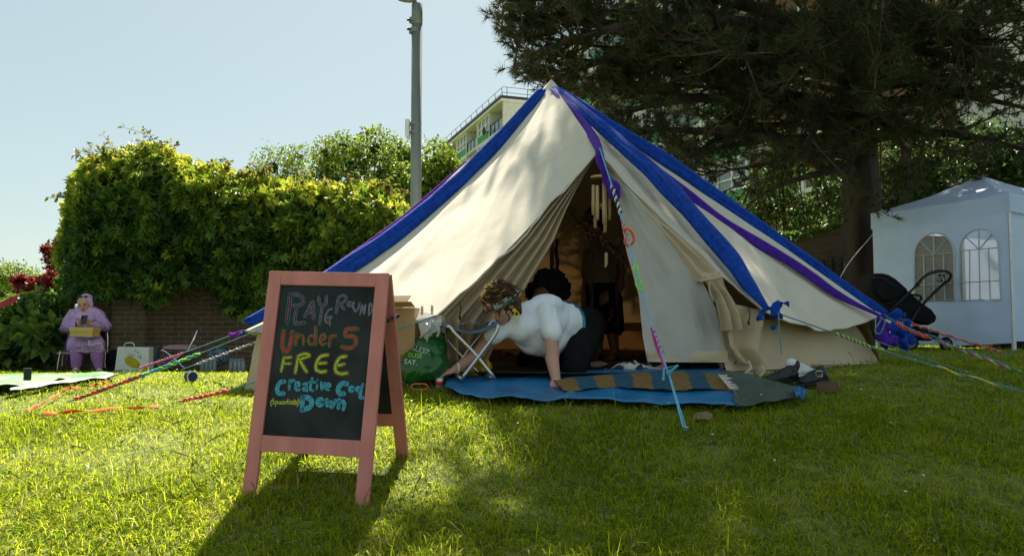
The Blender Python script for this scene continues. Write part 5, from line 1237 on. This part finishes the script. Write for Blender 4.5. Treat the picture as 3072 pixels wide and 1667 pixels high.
# ================================================================== cloths on the ground
m_tarp = M('blue_tarpaulin', (.009,.145,.33), .3, .25, 5, bump=1, bscale=22, spec=.5); m_olive = M('grey_green_tarpaulin', (.075,.10,.08), .85, .2, 5, bump=.6, bscale=14, spec=.1)
def sheet(name, label, cat, front, back, mats, lift, amp, seed, stripes=0, nu=70, nv=18, group=None, fr=3.0, zoff=0.0):
    Fp = [PG(x, y, lift) for x, y in front]; Bp = [PG(x, y, lift) for x, y in back]
    mb = MB()
    def f(s, t):
        p = pl(Fp, s).lerp(pl(Bp, s), t); z = G(p.x, p.y)+lift+zoff
        z += amp*noise.fractal(Vector((s*nu/14*fr*.4+seed, t*2, seed)), 1, 2, 3)*(1-.6*t)+amp*.4*math.sin(s*19+seed)*(1-t)
        return Vector((p.x, p.y, max(z, G(p.x, p.y)+lift*.5+zoff)))
    mb.grid(f, nu, nv); o = mb.build(name, mats, None, smooth=True, solid=.004)
    if stripes:
        idx = [(int((i % nu)/nu*stripes+.05*math.sin(i//nu*.4)) % len(mats)) for i in range(nu*nv)]
        o.data.polygons.foreach_set('material_index', idx)
    return tag(o, label, cat, group)
sheet('tarpaulin', 'shiny blue tarpaulin spread on the grass before the tent door', 'tarpaulin', [(1332,1160),(1400,1180),(1500,1197),(1600,1197),(1700,1193),(1850,1203),(2000,1208),(2222,1217)], [(1345,1132),(1440,1128),(1560,1128),(1640,1118),(1750,1110),(1900,1108),(2030,1106),(2170,1106)], [m_tarp], .05, .022, 3, fr=4)
sheet('tarpaulin', 'dull grey green tarpaulin beside the blue one under the tent wall', 'tarpaulin', [(2205,1215),(2300,1207),(2380,1192),(2412,1180)], [(2160,1110),(2230,1118),(2310,1140),(2395,1162)], [m_olive], .055, .014, 8, nu=40)
sheet('tarpaulin', 'curled blue corner flap at the right end of the grey green tarpaulin', 'tarpaulin', [(2386,1186),(2405,1184),(2425,1180)], [(2375,1160),(2395,1158),(2420,1168)], [m_tarp], .085, .03, 2, nu=16, nv=10)
m_mus = M('mustard_wool', (.20,.125,.05), .95, .2, 30, bump=.8, bscale=90, spec=.05); m_teal = M('teal_wool', (.035,.09,.13), .95, .2, 30, bump=.8, bscale=90, spec=.05)
bl = sheet('striped_blanket', 'mustard and teal striped wool blanket laid on the blue tarpaulin', 'blanket', [(1690,1166),(1730,1171),(1790,1165),(1850,1158),(1920,1166),(2050,1168),(2190,1166)], [(1660,1140),(1720,1130),(1800,1125),(1900,1118),(1980,1114),(2080,1112),(2155,1124)], [m_mus, m_teal], .07, .012, 5, stripes=9, nu=90)
WL[bl.name] = bl.location.copy(); mb = MB(); r = random.Random(1)
for k in range(44):
    t = k/43; p = PG(2190-35*t, 1166-42*t, .1); mb.tube([p, p+Vector((r.uniform(.02,.06), r.uniform(-.02,.02), -.01+r.uniform(0,.02)))], .004, 4)
mb.build('fringe', M('cream_fringe', (.5,.45,.36), .9, .1), bl)
def lump(name, label, cat, c, r, mat, wob=.04, wsc=9, voxel=.012, parts=None, group=None, extra=()):
    t = thing(name, label, cat, Vector((c[0], c[1], c[2]-(r[2] if hasattr(r, '__len__') else r))), group)
    b = MB().ell(c, r)
    for (o, q) in extra: b.ell(Vector(c)+Vector(o), q)
    fused(parts or name+'_body', b, mat, t, voxel, 2, wob=wob, wsc=wsc); return t
def splotch(name, c1, c2, sc, rough=.8):
    m = M(name, c1, rough, 0, sc, rgb2=c2, bump=.5, bscale=30); cr = ramp_of(m); cr.elements[0].position = .49; cr.elements[1].position = .52; cr.elements[0].color = (*c1, 1); cr.elements[1].color = (*c2, 1); return m
lump('patterned_blanket', 'black and white patterned blanket heaped inside the tent doorway', 'blanket', P(1925,1108,5.75), (.24,.13,.055), splotch('zebra', (.02,.02,.02), (.5,.48,.45), 14), extra=(((-.16,0,-.01), (.12,.1,.04)), ((.17,.02,-.01), (.12,.1,.04))), parts='folds')
lump('black_bag', 'black holdall with yellow tags under the door flap', 'bag', P(2090,1103,5.8), (.14,.13,.07), m_fab, extra=(((-.1,0,0), (.1,.1,.06)),), parts='bag_body')
lump('foil_sheet', 'crumpled silver foil lying at the foot of the tied door flap', 'foil', P(2195,1108,5.72), (.1,.08,.055), M('crinkled_foil', (.35,.33,.32), .25, .6, 40, metal=.9, bump=1, bscale=50), wob=.05, wsc=26, parts='crumple')
m_gcl = splotch('green_leaf_cloth', (.10,.36,.09), (.22,.42,.19), 3.0)
sheet('picnic_cloth', 'green and white leaf patterned cloth on the crest of the lawn at far left', 'cloth', [(-60,1172),(60,1160),(160,1146),(300,1128),(345,1122)], [(-60,1126),(60,1122),(150,1120),(260,1118),(335,1117)], [m_gcl], .05, .03, 6, nu=60)
sheet('picnic_cloth', 'plain white cloth edge along the front of the green patterned cloth', 'cloth', [(30,1172),(120,1157),(230,1142),(345,1126)], [(30,1164),(120,1150),(230,1136),(345,1122)], [M('white_cloth', (.5,.52,.46), .85, .05)], .06, .015, 1, nu=50, nv=4)
cup = thing('cup', 'small black cup standing on the green patterned cloth', 'cup', PG(82,1140,.05)); b_ = PG(82,1140,.05); MB().tube([b_, b_+Vector((0,0,.09))], .03, 12).build('cup_body', m_black, cup); MB().tube([b_+Vector((0,0,.091)), b_+Vector((0,0,.1))], .033, 12).build('lid', m_black, cup)

# ---- beside the door ---------------------------------------------------------------
m_card = M('cardboard', (.36,.235,.13), .85, .08, 4, bump=.15, bscale=30)
def carton(label, px, py0, Y, w, d, h, rot, flaps=True):
    base = P(px, py0, Y); t = thing('cardboard_box', label, 'box', base, rotz=rot); 
    mb = MB(); th = .006
    for (lo, hi) in (((-w/2,-d/2,0),(w/2,-d/2+th,h)), ((-w/2,d/2-th,0),(w/2,d/2,h)), ((-w/2,-d/2+th,0),(-w/2+th,d/2-th,h)), ((w/2-th,-d/2+th,0),(w/2,d/2-th,h)), ((-w/2+th,-d/2+th,0),(w/2-th,d/2-th,th))): mb.box2(lo, hi)
    mb.build('carton', m_card, t, local=True, bevel=.002)
    if flaps:
        MB().hexa([(-w/2,-d/2,h+.002),(w/2,-d/2,h+.002),(w/2+.02,-d/2-.17,h+.03),(-w/2+.03,-d/2-.17,h+.03)]+[(-w/2,-d/2,h+.008),(w/2,-d/2,h+.008),(w/2+.02,-d/2-.17,h+.036),(-w/2+.03,-d/2-.17,h+.036)]).build('flap', m_card, t, local=True)
        MB().hexa([(-w/2,d/2,h+.002),(w/2,d/2,h+.002),(w/2,d/2+.1,h+.09),(-w/2,d/2+.1,h+.09)]+[(-w/2,d/2,h+.008),(w/2,d/2,h+.008),(w/2,d/2+.1,h+.096),(-w/2,d/2+.1,h+.096)]).build('flap', m_card, t, local=True)
    return t
carton('open brown cardboard carton behind the chalkboard with its top flaps folded out', 1196, 1062, 5.55, .30, .26, .32, -.15)
carton('lower cardboard box tucked under the white plastic bag by the tent', 1262, 1068, 5.75, .17, .22, .18, .1, False)
m_poly = glassy('white_polythene', (.75,.77,.78), .6, .3)
pb = thing('plastic_bag', 'thin white plastic bag pegged to the tent hem above the green sack', 'bag', P(1288,1010,5.35))
def pbf(s, t):
    a = P(1248+78*s, 932+14*s, 5.33); b2 = P(1262+60*s+8*math.sin(s*9), 1005+26*math.sin(s*5), 5.32); p = a.lerp(b2, t)
    return p+Vector((.0, -.02*math.sin(s*11+t*4)*t-.05*math.sin(PI*s)*t, .01*math.sin(s*23)*t))
MB().grid(pbf, 26, 16).build('bag_film', m_poly, pb, smooth=True)
MB().tube(curve(pz([(1262,1012,5.3),(1275,1000,5.27),(1292,985,5.26),(1280,970,5.27)]), 12), .018, 8, flat=.3).tube(curve(pz([(1300,962,5.28),(1318,985,5.26),(1312,1010,5.26)]), 10), .016, 8, flat=.3).build('twisted_handle', M('polythene_thick', (.62,.62,.6), .4, .05, trans=.3), pb, smooth=True)
for (px, py) in ((1266,931),(1296,929)):
    cp = thing('clothes_peg', 'wooden clothes peg holding the plastic bag, %s one' % ('left' if px < 1280 else 'right'), 'clothes peg', P(px, py+12, 5.3), 'clothes pegs on the plastic bag')
    MB().box(P(px,py,5.30)+Vector((-.004,0,0)), (.006,.012,.06)).box(P(px,py,5.30)+Vector((.005,0,0)), (.006,.012,.06)).build('jaws', M('peg_wood', (.38,.22,.12), .7, .1) if 'peg_wood' not in bpy.data.materials else bpy.data.materials['peg_wood'], cp, bevel=.001); MB().tube([P(px,py,5.29)+Vector((-.01,0,.005)), P(px,py,5.29)+Vector((.01,0,.005))], .004, 6).build('spring', m_chrome, cp)
m_sack = M('green_polythene', (.012,.10,.016), .28, .3, 5, bump=.7, bscale=10, spec=.5)
sk = thing('sack', 'bulging green plastic sack with white slogan lettering beside the folding stool', 'sack', P(1272,1148,5.3))
b = MB().ell(P(1270,1092,5.35), (.155,.14,.125)).ell(P(1290,1050,5.38), (.12,.11,.11)).ell(P(1245,1110,5.3), (.12,.12,.09)).ell(P(1315,1105,5.38), (.10,.1,.10)).ell(P(1305,1015,5.4), (.07,.06,.06)).ell(P(1306,1000,5.4), (.03,.03,.05))
sko = fused('sack_body', b, m_sack, sk, .011, 3, wob=.022, wsc=9)
def text_pts(s, size):
    cu = bpy.data.curves.new('t', 'FONT'); cu.body = s; cu.size = size; cu.align_x = 'CENTER'; cu.align_y = 'CENTER'; cu.resolution_u = 3
    o = bpy.data.objects.new('t', cu); COL.objects.link(o); dg = bpy.context.evaluated_depsgraph_get(); dg.update()
    me = bpy.data.meshes.new_from_object(o.evaluated_get(dg)); v = [tuple(x.co) for x in me.vertices]; f = [tuple(p.vertices) for p in me.polygons]
    bpy.data.objects.remove(o); bpy.data.meshes.remove(me); return v, f
from mathutils.bvhtree import BVHTree
def paint_text(s, px, py, hpx, ang, mat, target, name, Y, lift=.003, label=None):
    """lettering lying on a curved surface"""
    off = WL[target.name]; me = target.data; tree = BVHTree.FromPolygons([v.co+off for v in me.vertices], [tuple(p.vertices) for p in me.polygons])
    v, f = text_pts(s, 1.0); out = []; k = hpx/.7
    for (x, y, z) in v:
        xx = px+k*(x*math.cos(ang)+y*math.sin(ang)); yy = py+k*(x*math.sin(ang)-y*math.cos(ang))
        d = ray(xx, yy).normalized(); h = tree.ray_cast(Vector((0, 0, CZ)), d)
        out.append(h[0]-d*lift if h[0] is not None else Vector((0, 0, CZ))+d*(Y/d.y))
    mb = MB(); mb.add(out, f); o = mb.build(name, mat, target); 
    if label: o['label'] = label
m_wt = M('white_print', (.6,.62,.58), .6, .05); m_lt = M('lime_print', (.35,.55,.05), .6, .05)
paint_text('SLEEP.', 1264, 1050, 15, .28, m_wt, sko, 'lettering', 5.2, label='white word SLEEP')
paint_text('REUSE', 1240, 1066, 14, .05, m_lt, sko, 'lettering', 5.2, label='lime green word REUSE')
paint_text('EAT.', 1232, 1086, 14, .12, m_wt, sko, 'lettering', 5.2, label='white word EAT')
# folding stool
m_alu = M('aluminium', (.55,.58,.6), .32, .08, metal=.9); m_canv = M('grey_blue_canvas', (.10,.155,.19), .8, .15, 10, bump=.3)
sto = thing('folding_stool', 'folding camp stool with crossed metal legs and grey blue seat', 'stool', P(1435,1131,5.5))
Yf, Yb = 5.24, 5.52
MB().tube(curve(pz([(1341,978,Yf),(1352,982,Yf),(1366,1000,Yf),(1420,1055,Yf),(1483,1132,Yf)]), 20), .0115, 8).build('leg', m_alu, sto, smooth=True)
MB().tube(curve(pz([(1494,973,Yf-.03),(1493,985,Yf-.03),(1482,1008,Yf-.03),(1440,1064,Yf-.03),(1386,1134,Yf-.03)]), 20), .0115, 8).build('leg', m_alu, sto, smooth=True)
MB().tube(curve(pz([(1316,980,Yb),(1326,995,Yb),(1360,1040,Yb),(1440,1122,Yb)]), 16), .011, 8).build('leg', m_alu, sto, smooth=True)
MB().tube(curve(pz([(1462,976,Yb),(1450,992,Yb),(1420,1030,Yb),(1352,1118,Yb)]), 16), .011, 8).build('leg', m_alu, sto, smooth=True)
for a, b2 in (((1483,1132,Yf),(1440,1122,Yb)), ((1386,1134,Yf-.03),(1352,1118,Yb))): MB().tube([P(*a), P(*b2)], .011, 8).build('foot_bar', m_alu, sto, smooth=True)
MB().ell(P(1436,1066,Yf-.015), .013).build('rivet', m_chrome, sto)
def seatf(s, t):
    a = P(1313,975,Yb).lerp(P(1341,977,Yf), t); b2 = P(1464,972,Yb).lerp(P(1495,972,Yf), t); p = a.lerp(b2, s); p.z -= .05*math.sin(PI*s); return p
MB().grid(seatf, 24, 6).build('seat', m_canv, sto, smooth=True, solid=.012)
for (a, b2) in (((1313,975,Yb),(1341,977,Yf)), ((1464,972,Yb),(1495,972,Yf))): MB().tube([P(*a), P(*b2)], .017, 10).build('seat_hem', m_canv, sto, smooth=True)
ps = thing('plastic_wrapper', 'clear crinkled plastic wrapper lying on the folding stool seat', 'wrapper', P(1410,982,5.5))
MB().grid(lambda s, t: P(1360+85*s+10*t, 979-10*math.sin(PI*s)*abs(math.sin(s*7+t*5)), 5.65-.25*t)+Vector((0,0,.012)), 16, 8).build('film', glassy('clear_film', (.7,.72,.72), .35, .1), ps)
m_yel = M('yellow_ripstop', (.62,.42,.01), .5, .2, 9, bump=.5, bscale=20)
yb = thing('yellow_bag', 'crumpled yellow bag with looped straps behind the stool legs', 'bag', P(1420,1132,5.58))
fused('bag_body', MB().ell(P(1410,1115,5.6), (.11,.09,.05)).ell(P(1440,1105,5.62), (.08,.08,.06)).ell(P(1385,1120,5.58), (.06,.07,.04)), m_yel, yb, .01, 2, wob=.035, wsc=16)
MB().tube(curve(pz([(1445,1112,5.55),(1440,1085,5.53),(1458,1078,5.52),(1468,1095,5.52),(1462,1125,5.53)]), 20), .016, 8, flat=.4).build('strap', m_yel, yb, smooth=True)
MB().tube(curve(pz([(1372,1125,5.5),(1366,1108,5.5),(1385,1098,5.5),(1420,1100,5.5)]), 16), .014, 8, flat=.4).build('strap', m_yel, yb, smooth=True)
pp = PG(1258,1168,.03); q = [pp+Vector((.045*math.sin(2*a), .012*math.cos(a)*0-.0, .02+.022*math.sin(a)))for a in np.linspace(0, 2*PI, 33)[:-1]]
q = [pp+Vector((.046*math.cos(a)*(1+.2*math.cos(2*a)), -.01*math.sin(a), .018+.024*math.sin(a)*(.75+.4*abs(math.cos(a))))) for a in np.linspace(0, 2*PI, 33)[:-1]]
o = MB().tube(q, .0045, 6, closed=True).build('heart_glasses', M('orange_plastic', (.65,.16,.07), .4, .1), None, smooth=True); tag(o, 'orange plastic ring dropped in the grass beside the green sack', 'ring'); o.name = 'plastic_ring'
# shoes to the right of the tarpaulins
def shoe(label, a, b2, h, mat, sole, buckle=False, name='shoe', white=False):
    a, b2 = Vector(a), Vector(b2); t = thing(name, label, 'shoe', (a+b2)/2); d = (b2-a).normalized(); L = (b2-a).length; U = Vector((0, 0, 1))
    b = MB(); chain(b, [(a+U*.035, .034), (a.lerp(b2, .55)+U*.035, .042), (b2-d*.03+U*.028, .034)]); chain(b, [(a+d*.03+U*.05, .036), (a+d*.02+U*h, .038)]); chain(b, [(a+d*.05+U*h*.9, .028), (a.lerp(b2, .5)+U*.055, .034)])
    fused('upper', b, mat, t, .009, 3, wob=.004, wsc=30)
    s = Vector((-d.y, d.x, 0)); mb = MB(); out = [a-d*.03+s*.03, a+d*L*.5+s*.038, b2+s*.03, b2+d*.025, b2-s*.03, a+d*L*.5-s*.038, a-d*.03-s*.03]; mb.prism(out, U*.02); mb.build('sole', sole, t, bevel=.004)
    if buckle: 
        c_ = a+d*.06+U*(h*.9)+Vector((0,-.045,0)); MB().tube([c_+Vector((x, 0, z)) for x, z in ((-.02,-.018),(.02,-.018),(.02,.018),(-.02,.018))], .004, 5, closed=True).build('buckle', m_chrome, t)
    else:
        mb = MB()
        for k in range(4): p = a+d*(.08+.028*k)+U*(h*.95-.018*k); mb.tube([p+s*.025, p+Vector((0,0,.012)), p-s*.025], .004, 5)
        mb.build('laces', YC['white'] if white else m_grip, t)
    return t
m_blk = M('black_leather', (.01,.01,.011), .4, .3, 12, spec=.4)
shoe('black lace up boot lying right of the grey green tarpaulin', PG(2395,1142,.02), PG(2300,1152,.02), .10, m_blk, m_blk, name='boot')
shoe('white trainer on top of the black shoes beside the tent wall', PG(2365,1128,.05), PG(2452,1132,.05), .085, M('white_trainer', (.55,.58,.56), .6, .1), M('trainer_sole', (.6,.6,.58), .6, .05), white=True, name='trainer')
shoe('black strapped shoe with a square silver buckle by the tent wall', PG(2470,1146,.03), PG(2400,1160,.02), .075, m_blk, m_blk, buckle=True)
g_ = PG(2484,1162,.04); o = MB().box(g_, (.135,.015,.075), Matrix.Rotation(-.08, 3, 'Y') @ Matrix.Rotation(-.5, 3, 'X')).build('cardboard_scrap', M('dark_card', (.10,.06,.035), .9, .2), None, bevel=.002); tag(o, 'brown cardboard scrap leaning beside the black shoes', 'cardboard')
g_ = PG(2108,1250,.025); o = MB().prism([g_+Vector(v) for v in ((-.05,-.02,-.01),(.045,-.025,-.01),(.055,.0,.01),(.04,.02,.02),(-.03,.015,.012))], (0,.03,.006)).build('wood_scrap', M('scrap_wood', (.22,.15,.08), .9, .2), None); tag(o, 'flat piece of brown bark on the shaded grass', 'bark')

# ---- wind chime and dangling things in the doorway -------------------------------------
m_bam = M('bamboo', (.36,.24,.11), .6, .2, 4, rgb2=(.42,.29,.14), stretch=(1,1,.15))
wc = thing('wind_chime', 'bamboo wind chime hanging in the tent doorway', 'wind chime', P(1803,530,6.0))
c = P(1800,532,6.0); MB().tube([c+Vector((0,0,-.008)), c+Vector((0,0,.008))], .072, 24).build('top_disc', m_bam, wc)
TB = [(1780,555,645,-.03),(1792,557,660,-.05),(1786,620,684,.04),(1812,548,670,-.05),(1815,565,697,-.02),(1828,590,660,.02)]
sr = MB()
for (px, y0, y1, dy) in TB:
    MB().tube([P(px,y0,6.0+dy), P(px,(y0+y1)/2,6.0+dy), P(px,(y0+y1)/2+1,6.0+dy), P(px,y1,6.0+dy)], [.0135,.0135,.0155,.0135], 10).build('chime_tube', m_bam, wc, smooth=True); sr.tube([P(px,532,6.0+dy), P(px,y0,6.0+dy)], .0015, 4)
sr.tube([P(1800,455,6.08), c], .0025, 4).tube([c, P(1804,620,6.0), P(1818,760,6.0)], .0015, 4); sr.build('strings', m_grip, wc)
MB().tube([P(1800,617,6.0), P(1810,617,6.0)], .022, 12).build('clapper', m_bam, wc)
MB().prism([P(1814,757,6.0), P(1823,757,6.0), P(1823,790,6.0), P(1819,801,6.0), P(1814,802,6.0)], (0,.006,0)).build('sail', m_bam, wc)
m_ribd = M('dark_ribbon', (.045,.025,.012), .9, .2)
for i, (px, y0, y1, Y, lb) in enumerate(((1774,735,920,6.5,'long brown ribbon hanging left of the wind chime sail'), (1852,790,980,6.9,'dark ribbon hanging beside the right door flap edge'), (1670,715,830,7.1,'thin orange brown ribbon hanging at the left inside the tent'))):
    t = thing('hanging_ribbon', lb, 'ribbon', P(px,y1,Y)); MB().grid(lambda s, q: P(px-5+10*s, y0+(y1-y0)*q, Y)+Vector((.006*math.sin(q*9+i), .02*math.sin(q*7+s*2), 0)), 3, 20).build('strip', m_ribd, t, solid=.003); MB().tube([P(px,y0,Y), P(px+14,y0-170,Y+.2)], .002, 4).build('string', m_ribd, t)
gw = thing('dried_garland', 'dried flower garland strung across inside the tent', 'garland', P(1745,690,6.7))
q = curve(pz([(1700,620,6.8),(1730,660,6.7),(1765,695,6.6),(1800,705,6.6),(1840,740,6.7),(1880,790,6.8)]), 30); MB().tube(q, .005, 5).build('cord', m_ribd, gw)
rr = np.random.default_rng(3); pts = np.array([list(q[rr.integers(0, 31)]+Vector(rr.normal(0, .025, 3))) for _ in range(260)]); leaves('dry_flowers', pts, .045, M('dry_flower', (.16,.08,.035), .9, 0, attr=True, rgb2=(.28,.17,.10)), gw, seed=4)

# ---- things along the wall at the left ------------------------------------------------
sb = thing('shopping_bag', 'cream shopping bag printed with a lemon beside the seated woman', 'bag', P(394,1124,11.4))
YB = 11.4; m_cb = M('cream_bag', (.62,.64,.58), .75, .06, 4, bump=.4, bscale=8)
fr_ = [P(352,1040,YB), P(446,1042,YB), P(447,1122,YB-.02), P(341,1124,YB-.02)]; bk = [p+Vector((.0,.16,0)) for p in fr_]
MB().hexa([fr_[3], fr_[2], fr_[1], fr_[0]]+[bk[3], bk[2], bk[1], bk[0]]).build('bag_body', m_cb, sb, bevel=.012)
nB2 = (fr_[1]-fr_[0]).cross(fr_[3]-fr_[0]).normalized(); nB2 = nB2 if nB2.y < 0 else -nB2
lm = lambda x, y, l=.004: onplane(x, y, fr_[3], nB2)+nB2*l
mb = MB(); vs = [lm(397+23*math.cos(a)+2*math.sin(a)+(3 if abs(a-.4) < .3 else 0), 1086+16*math.sin(a)+6*math.cos(a)) for a in np.linspace(0, 2*PI, 33)[:-1]]; mb.add(vs, [tuple(range(32))]); mb.build('lemon_print', M('lemon_yellow', (.42,.34,.01), .7, .3, 14), sb)
mb = MB(); mb.add([lm(418,1122), lm(436,1098), lm(441,1098), lm(444,1121)], [(0,1,2,3)]); mb.build('lemon_slice_print', M('lemon_orange', (.55,.36,.02), .7, .2), sb)
mb = MB(); r = random.Random(9)
for k in range(9):
    x0, y0 = 385+r.uniform(0,40), 1072-r.uniform(0,26); mb.tube(curve([lm(x0,y0), lm(x0+r.uniform(-7,7),y0+r.uniform(-7,7)), lm(x0+r.uniform(-9,9),y0+r.uniform(-9,9))], 6), .004, 4)
mb.build('splash_print', M('grey_ink', (.25,.28,.28), .7, .2), sb)
v, f = text_pts('carrefour.fr', 1.0); mb = MB(); mb.add([lm(366+x*9.2, 1110.5-y*9.2) for (x, y, z) in v], f); o = mb.build('lettering', m_grip, sb); o['label'] = 'small dark printed web address'
MB().tube(curve([P(372,1041,YB), P(376,1030,YB-.02), P(398,1028,YB-.02), P(404,1041,YB)], 10), .008, 6).build('handle', m_cb, sb)
lump('black_bag', 'black cloth bag slumped between the metal chair and the cream shopping bag', 'bag', P(340,1088,11.7), (.1,.12,.19), m_fab, parts='bag_body', extra=(((0,0,-.1), (.12,.13,.09)),))
m_bluep = M('blue_pack_film', (.10,.15,.19), .25, .5, 14, spec=.6, bump=.8, bscale=25)
for (px, py, Y, rr_, lb) in ((450,1078,12.2,(.14,.13,.2),'blue grey shrink wrapped water pack behind the cream shopping bag'), (485,1100,12.3,(.16,.13,.11),'low blue grey water pack beside the pink folding chair'), (655,1070,12.4,(.16,.14,.15),'blue grey water pack against the wall left of the chalkboard')):
    t = lump('water_pack', lb, 'water pack', P(px,py,Y), rr_, m_bluep, wob=.04, wsc=14, parts='film', group='water packs by the brick wall')
m_bot = glassy('bottle_plastic', (.35,.42,.46), .55, .1); m_cap = M('bottle_cap', (.2,.32,.5), .5, .1)
bt0 = thing('water_bottle', 'small clear water bottle standing in a row by the wall', 'bottle', (0,0,0), 'water bottles by the brick wall')
MB().tube([(0,0,0),(0,0,.01),(0,0,.13),(0,0,.16),(0,0,.185)], [.026,.03,.03,.016,.013], 10).build('bottle', m_bot, bt0, smooth=True, local=True); MB().tube([(0,0,.186),(0,0,.205)], .015, 10).build('cap', m_cap, bt0, local=True)
first = True
for (x0, n, Y, lb) in ((606,7,12.1,'small clear water bottle in the left row by the wall'),(692,7,12.15,'small clear water bottle in the right row near the chalkboard')):
    for k in range(n):
        p = P(x0+k*6.2, 1102, Y+.07*(k % 2)); p.z = G(p.x, p.y)
        if first: t = bt0; first = False
        else:
            t = bt0.copy(); COL.objects.link(t)
            for chd in list(bt0.children): c2 = chd.copy(); COL.objects.link(c2); c2.parent = t
        t.location = p; t['label'] = lb; t['group'] = 'water bottles, left row' if x0 < 650 else 'water bottles, right row'
fc = thing('folding_chair', 'pink seated metal folding chair standing by the wall left of the chalkboard', 'chair', P(530,1108,11.6))
MB().prism([P(486,1046,11.4), P(490,1037,11.5), P(505,1034,11.7), P(562,1035,11.8), P(566,1043,11.6), P(560,1048,11.4)], (0,.34,0)).build('seat', m_pinkc, fc, bevel=.012)
for dy in (0, .36): MB().tube(curve(pz([(484,1050,11.4+dy),(492,1052,11.4+dy),(520,1072,11.4+dy),(556,1107,11.4+dy)]), 12), .012, 8).build('leg', m_chrome, fc, smooth=True); MB().tube(pz([(478,1108,11.4+dy),(520,1080,11.4+dy),(566,1050,11.4+dy),(593,990,11.4+dy)]), .012, 8).build('rear_leg', m_chrome, fc, smooth=True)
MB().grid(lambda s, t: P(577+15*t, 1022-32*t, 11.4+.36*s), 6, 6).build('backrest', m_grip, fc, solid=.02)
m_orr = M('orange_ribbon', (.75,.13,.012), .6, .15, 12, trans=.25)
def strip(label, pts, w, seed=0):
    q = curve([PG(x, y, .045) for x, y in pts], 40); mb = MB(); n = len(q)
    mb.grid(lambda s, t: q[min(n-1, int(s*(n-1)+.5))]+Vector((0, (t-.5)*w, .004*math.sin(s*21+seed)+.02*(t-.5)*math.sin(s*13+seed))), n-1, 3)
    tag(mb.build('orange_ribbon', m_orr, None, smooth=True, solid=.002), label, 'ribbon')
strip('long orange ribbon lying flat on the lawn left of the chalkboard', [(128,1241),(200,1236),(300,1228),(400,1222),(475,1220)], .036, 1)
strip('orange ribbon slanting up the lawn to the green cloth', [(72,1238),(120,1212),(160,1190),(195,1170)], .034, 2)
strip('short orange ribbon scrap at the end of the slanting ribbon', [(200,1166),(215,1162),(230,1162)], .07, 3)
strip('wide orange ribbon bunched at the magenta guy rope peg', [(275,1156),(290,1152),(305,1150),(320,1148)], .10, 4)
tr_ = thing('tape_roll', 'blue and white tape roll lying on the grass between the ropes', 'tape roll', PG(585,1146)); c = PG(585,1146)+Vector((0,0,.05))
MB().tube([c+Vector((-.05,.0,0)), c+Vector((.0,-.05,0))], .048, 20).build('roll', M('navy_label', (.03,.04,.14), .5, .3, 20), tr_, smooth=False); MB().tube([c+Vector((.0,-.051,0))+Vector((.046*math.cos(a)*.7, .046*math.cos(a)*.7, .046*math.sin(a))) for a in np.linspace(0,2*PI,21)[:-1]], .005, 6, closed=True).build('rim', YC['white'], tr_)
fl = thing('bunting_flag', 'translucent pink triangular flag hanging at the far left edge', 'flag', P(30,930,11.6))
MB().add([P(55,883,11.6), P(-6,926,11.6), P(2,905,11.62), P(50,905,11.58)], [(0,2,1),(0,1,3)]).build('pennant', M('pink_film', (.5,.06,.08), .6, .1, trans=.4), fl, solid=.003); MB().tube([P(-20,902,11.6), P(58,881,11.6), P(110,872,11.9)], .006, 5).build('cord', YC['yellow'], fl)
# daisies and seed stems
dm = MB(); dy_ = MB(); r = random.Random(12)
m_dw = M('daisy_white', (.75,.75,.72), .7, .05, trans=.3); m_st = M('seed_stem', (.20,.19,.07), .7, .2, trans=.3)
V = []; 
for k in range(50):
    Y = 2.6+6*r.random(); x = r.uniform(-.55, .62)*Y
    if (x-.39)**2+(Y-8)**2 < 9 or (x < 0 and Y < 4.6): continue
    dm.disc((x, Y, G(x, Y)+.05+.02*r.random()), .0065, (r.gauss(0,.3), -.4, 1), 9)
o = dm.build('daisies', m_dw, None); tag(o, 'tiny white daisies dotted through the shaded lawn', 'daisies', kind='stuff')
mb = MB()
for k in range(170):
    Y = 2.5+3.8*r.random()**1.5; x = r.uniform(-.62, .62)*Y
    if Y > 4.9 and -.7 < x < 1.4: continue
    b_ = Vector((x, Y, G(x, Y))); h = r.uniform(.07, .16); le = Vector((r.gauss(0,.35), r.gauss(0,.3), 1))*h; q = curve([b_, b_+le*.6, b_+le+Vector((le.x*.5, le.y*.5, -.01))], 7); mb.tube(q, [.0014]*4+[.0014,.003,.0032,.001], 4)
tag(mb.build('seed_stems', m_st, None), 'thin flowering grass stems rising above the lawn', 'grass', kind='stuff')
# crate under the gazebo wall, with dark boxes added to darken the gap
for (px, py, Y, w, h, col, lb, nm) in ((2975,1052,11.2,.16,.13,(.20,.10,.06),'brown crate seen under the gazebo wall','crate'), (2900,1052,11.6,.28,.12,(.015,.015,.018),'black box added to darken the gap under the gazebo wall','dark_filler_box'), (3045,1050,10.9,.2,.13,(.03,.028,.03),'dark box added to darken the gap at the right edge under the gazebo wall','dark_filler_box')):
    c = P(px, py, Y); c.z = G(c.x, c.y); t = thing(nm, lb, 'box', c); MB().box(c+Vector((0,0,h/2)), (w,.3,h)).build('box_body', M(nm+'_'+str(px)[-2:]+'x', col, .8, .2), t, bevel=.008); MB().box(c+Vector((0,0,h+.011)), (w+.02,.32,.02)).build('lid', M(nm+'_lid'+str(px)[-2:], col, .7, .2), t, bevel=.005)
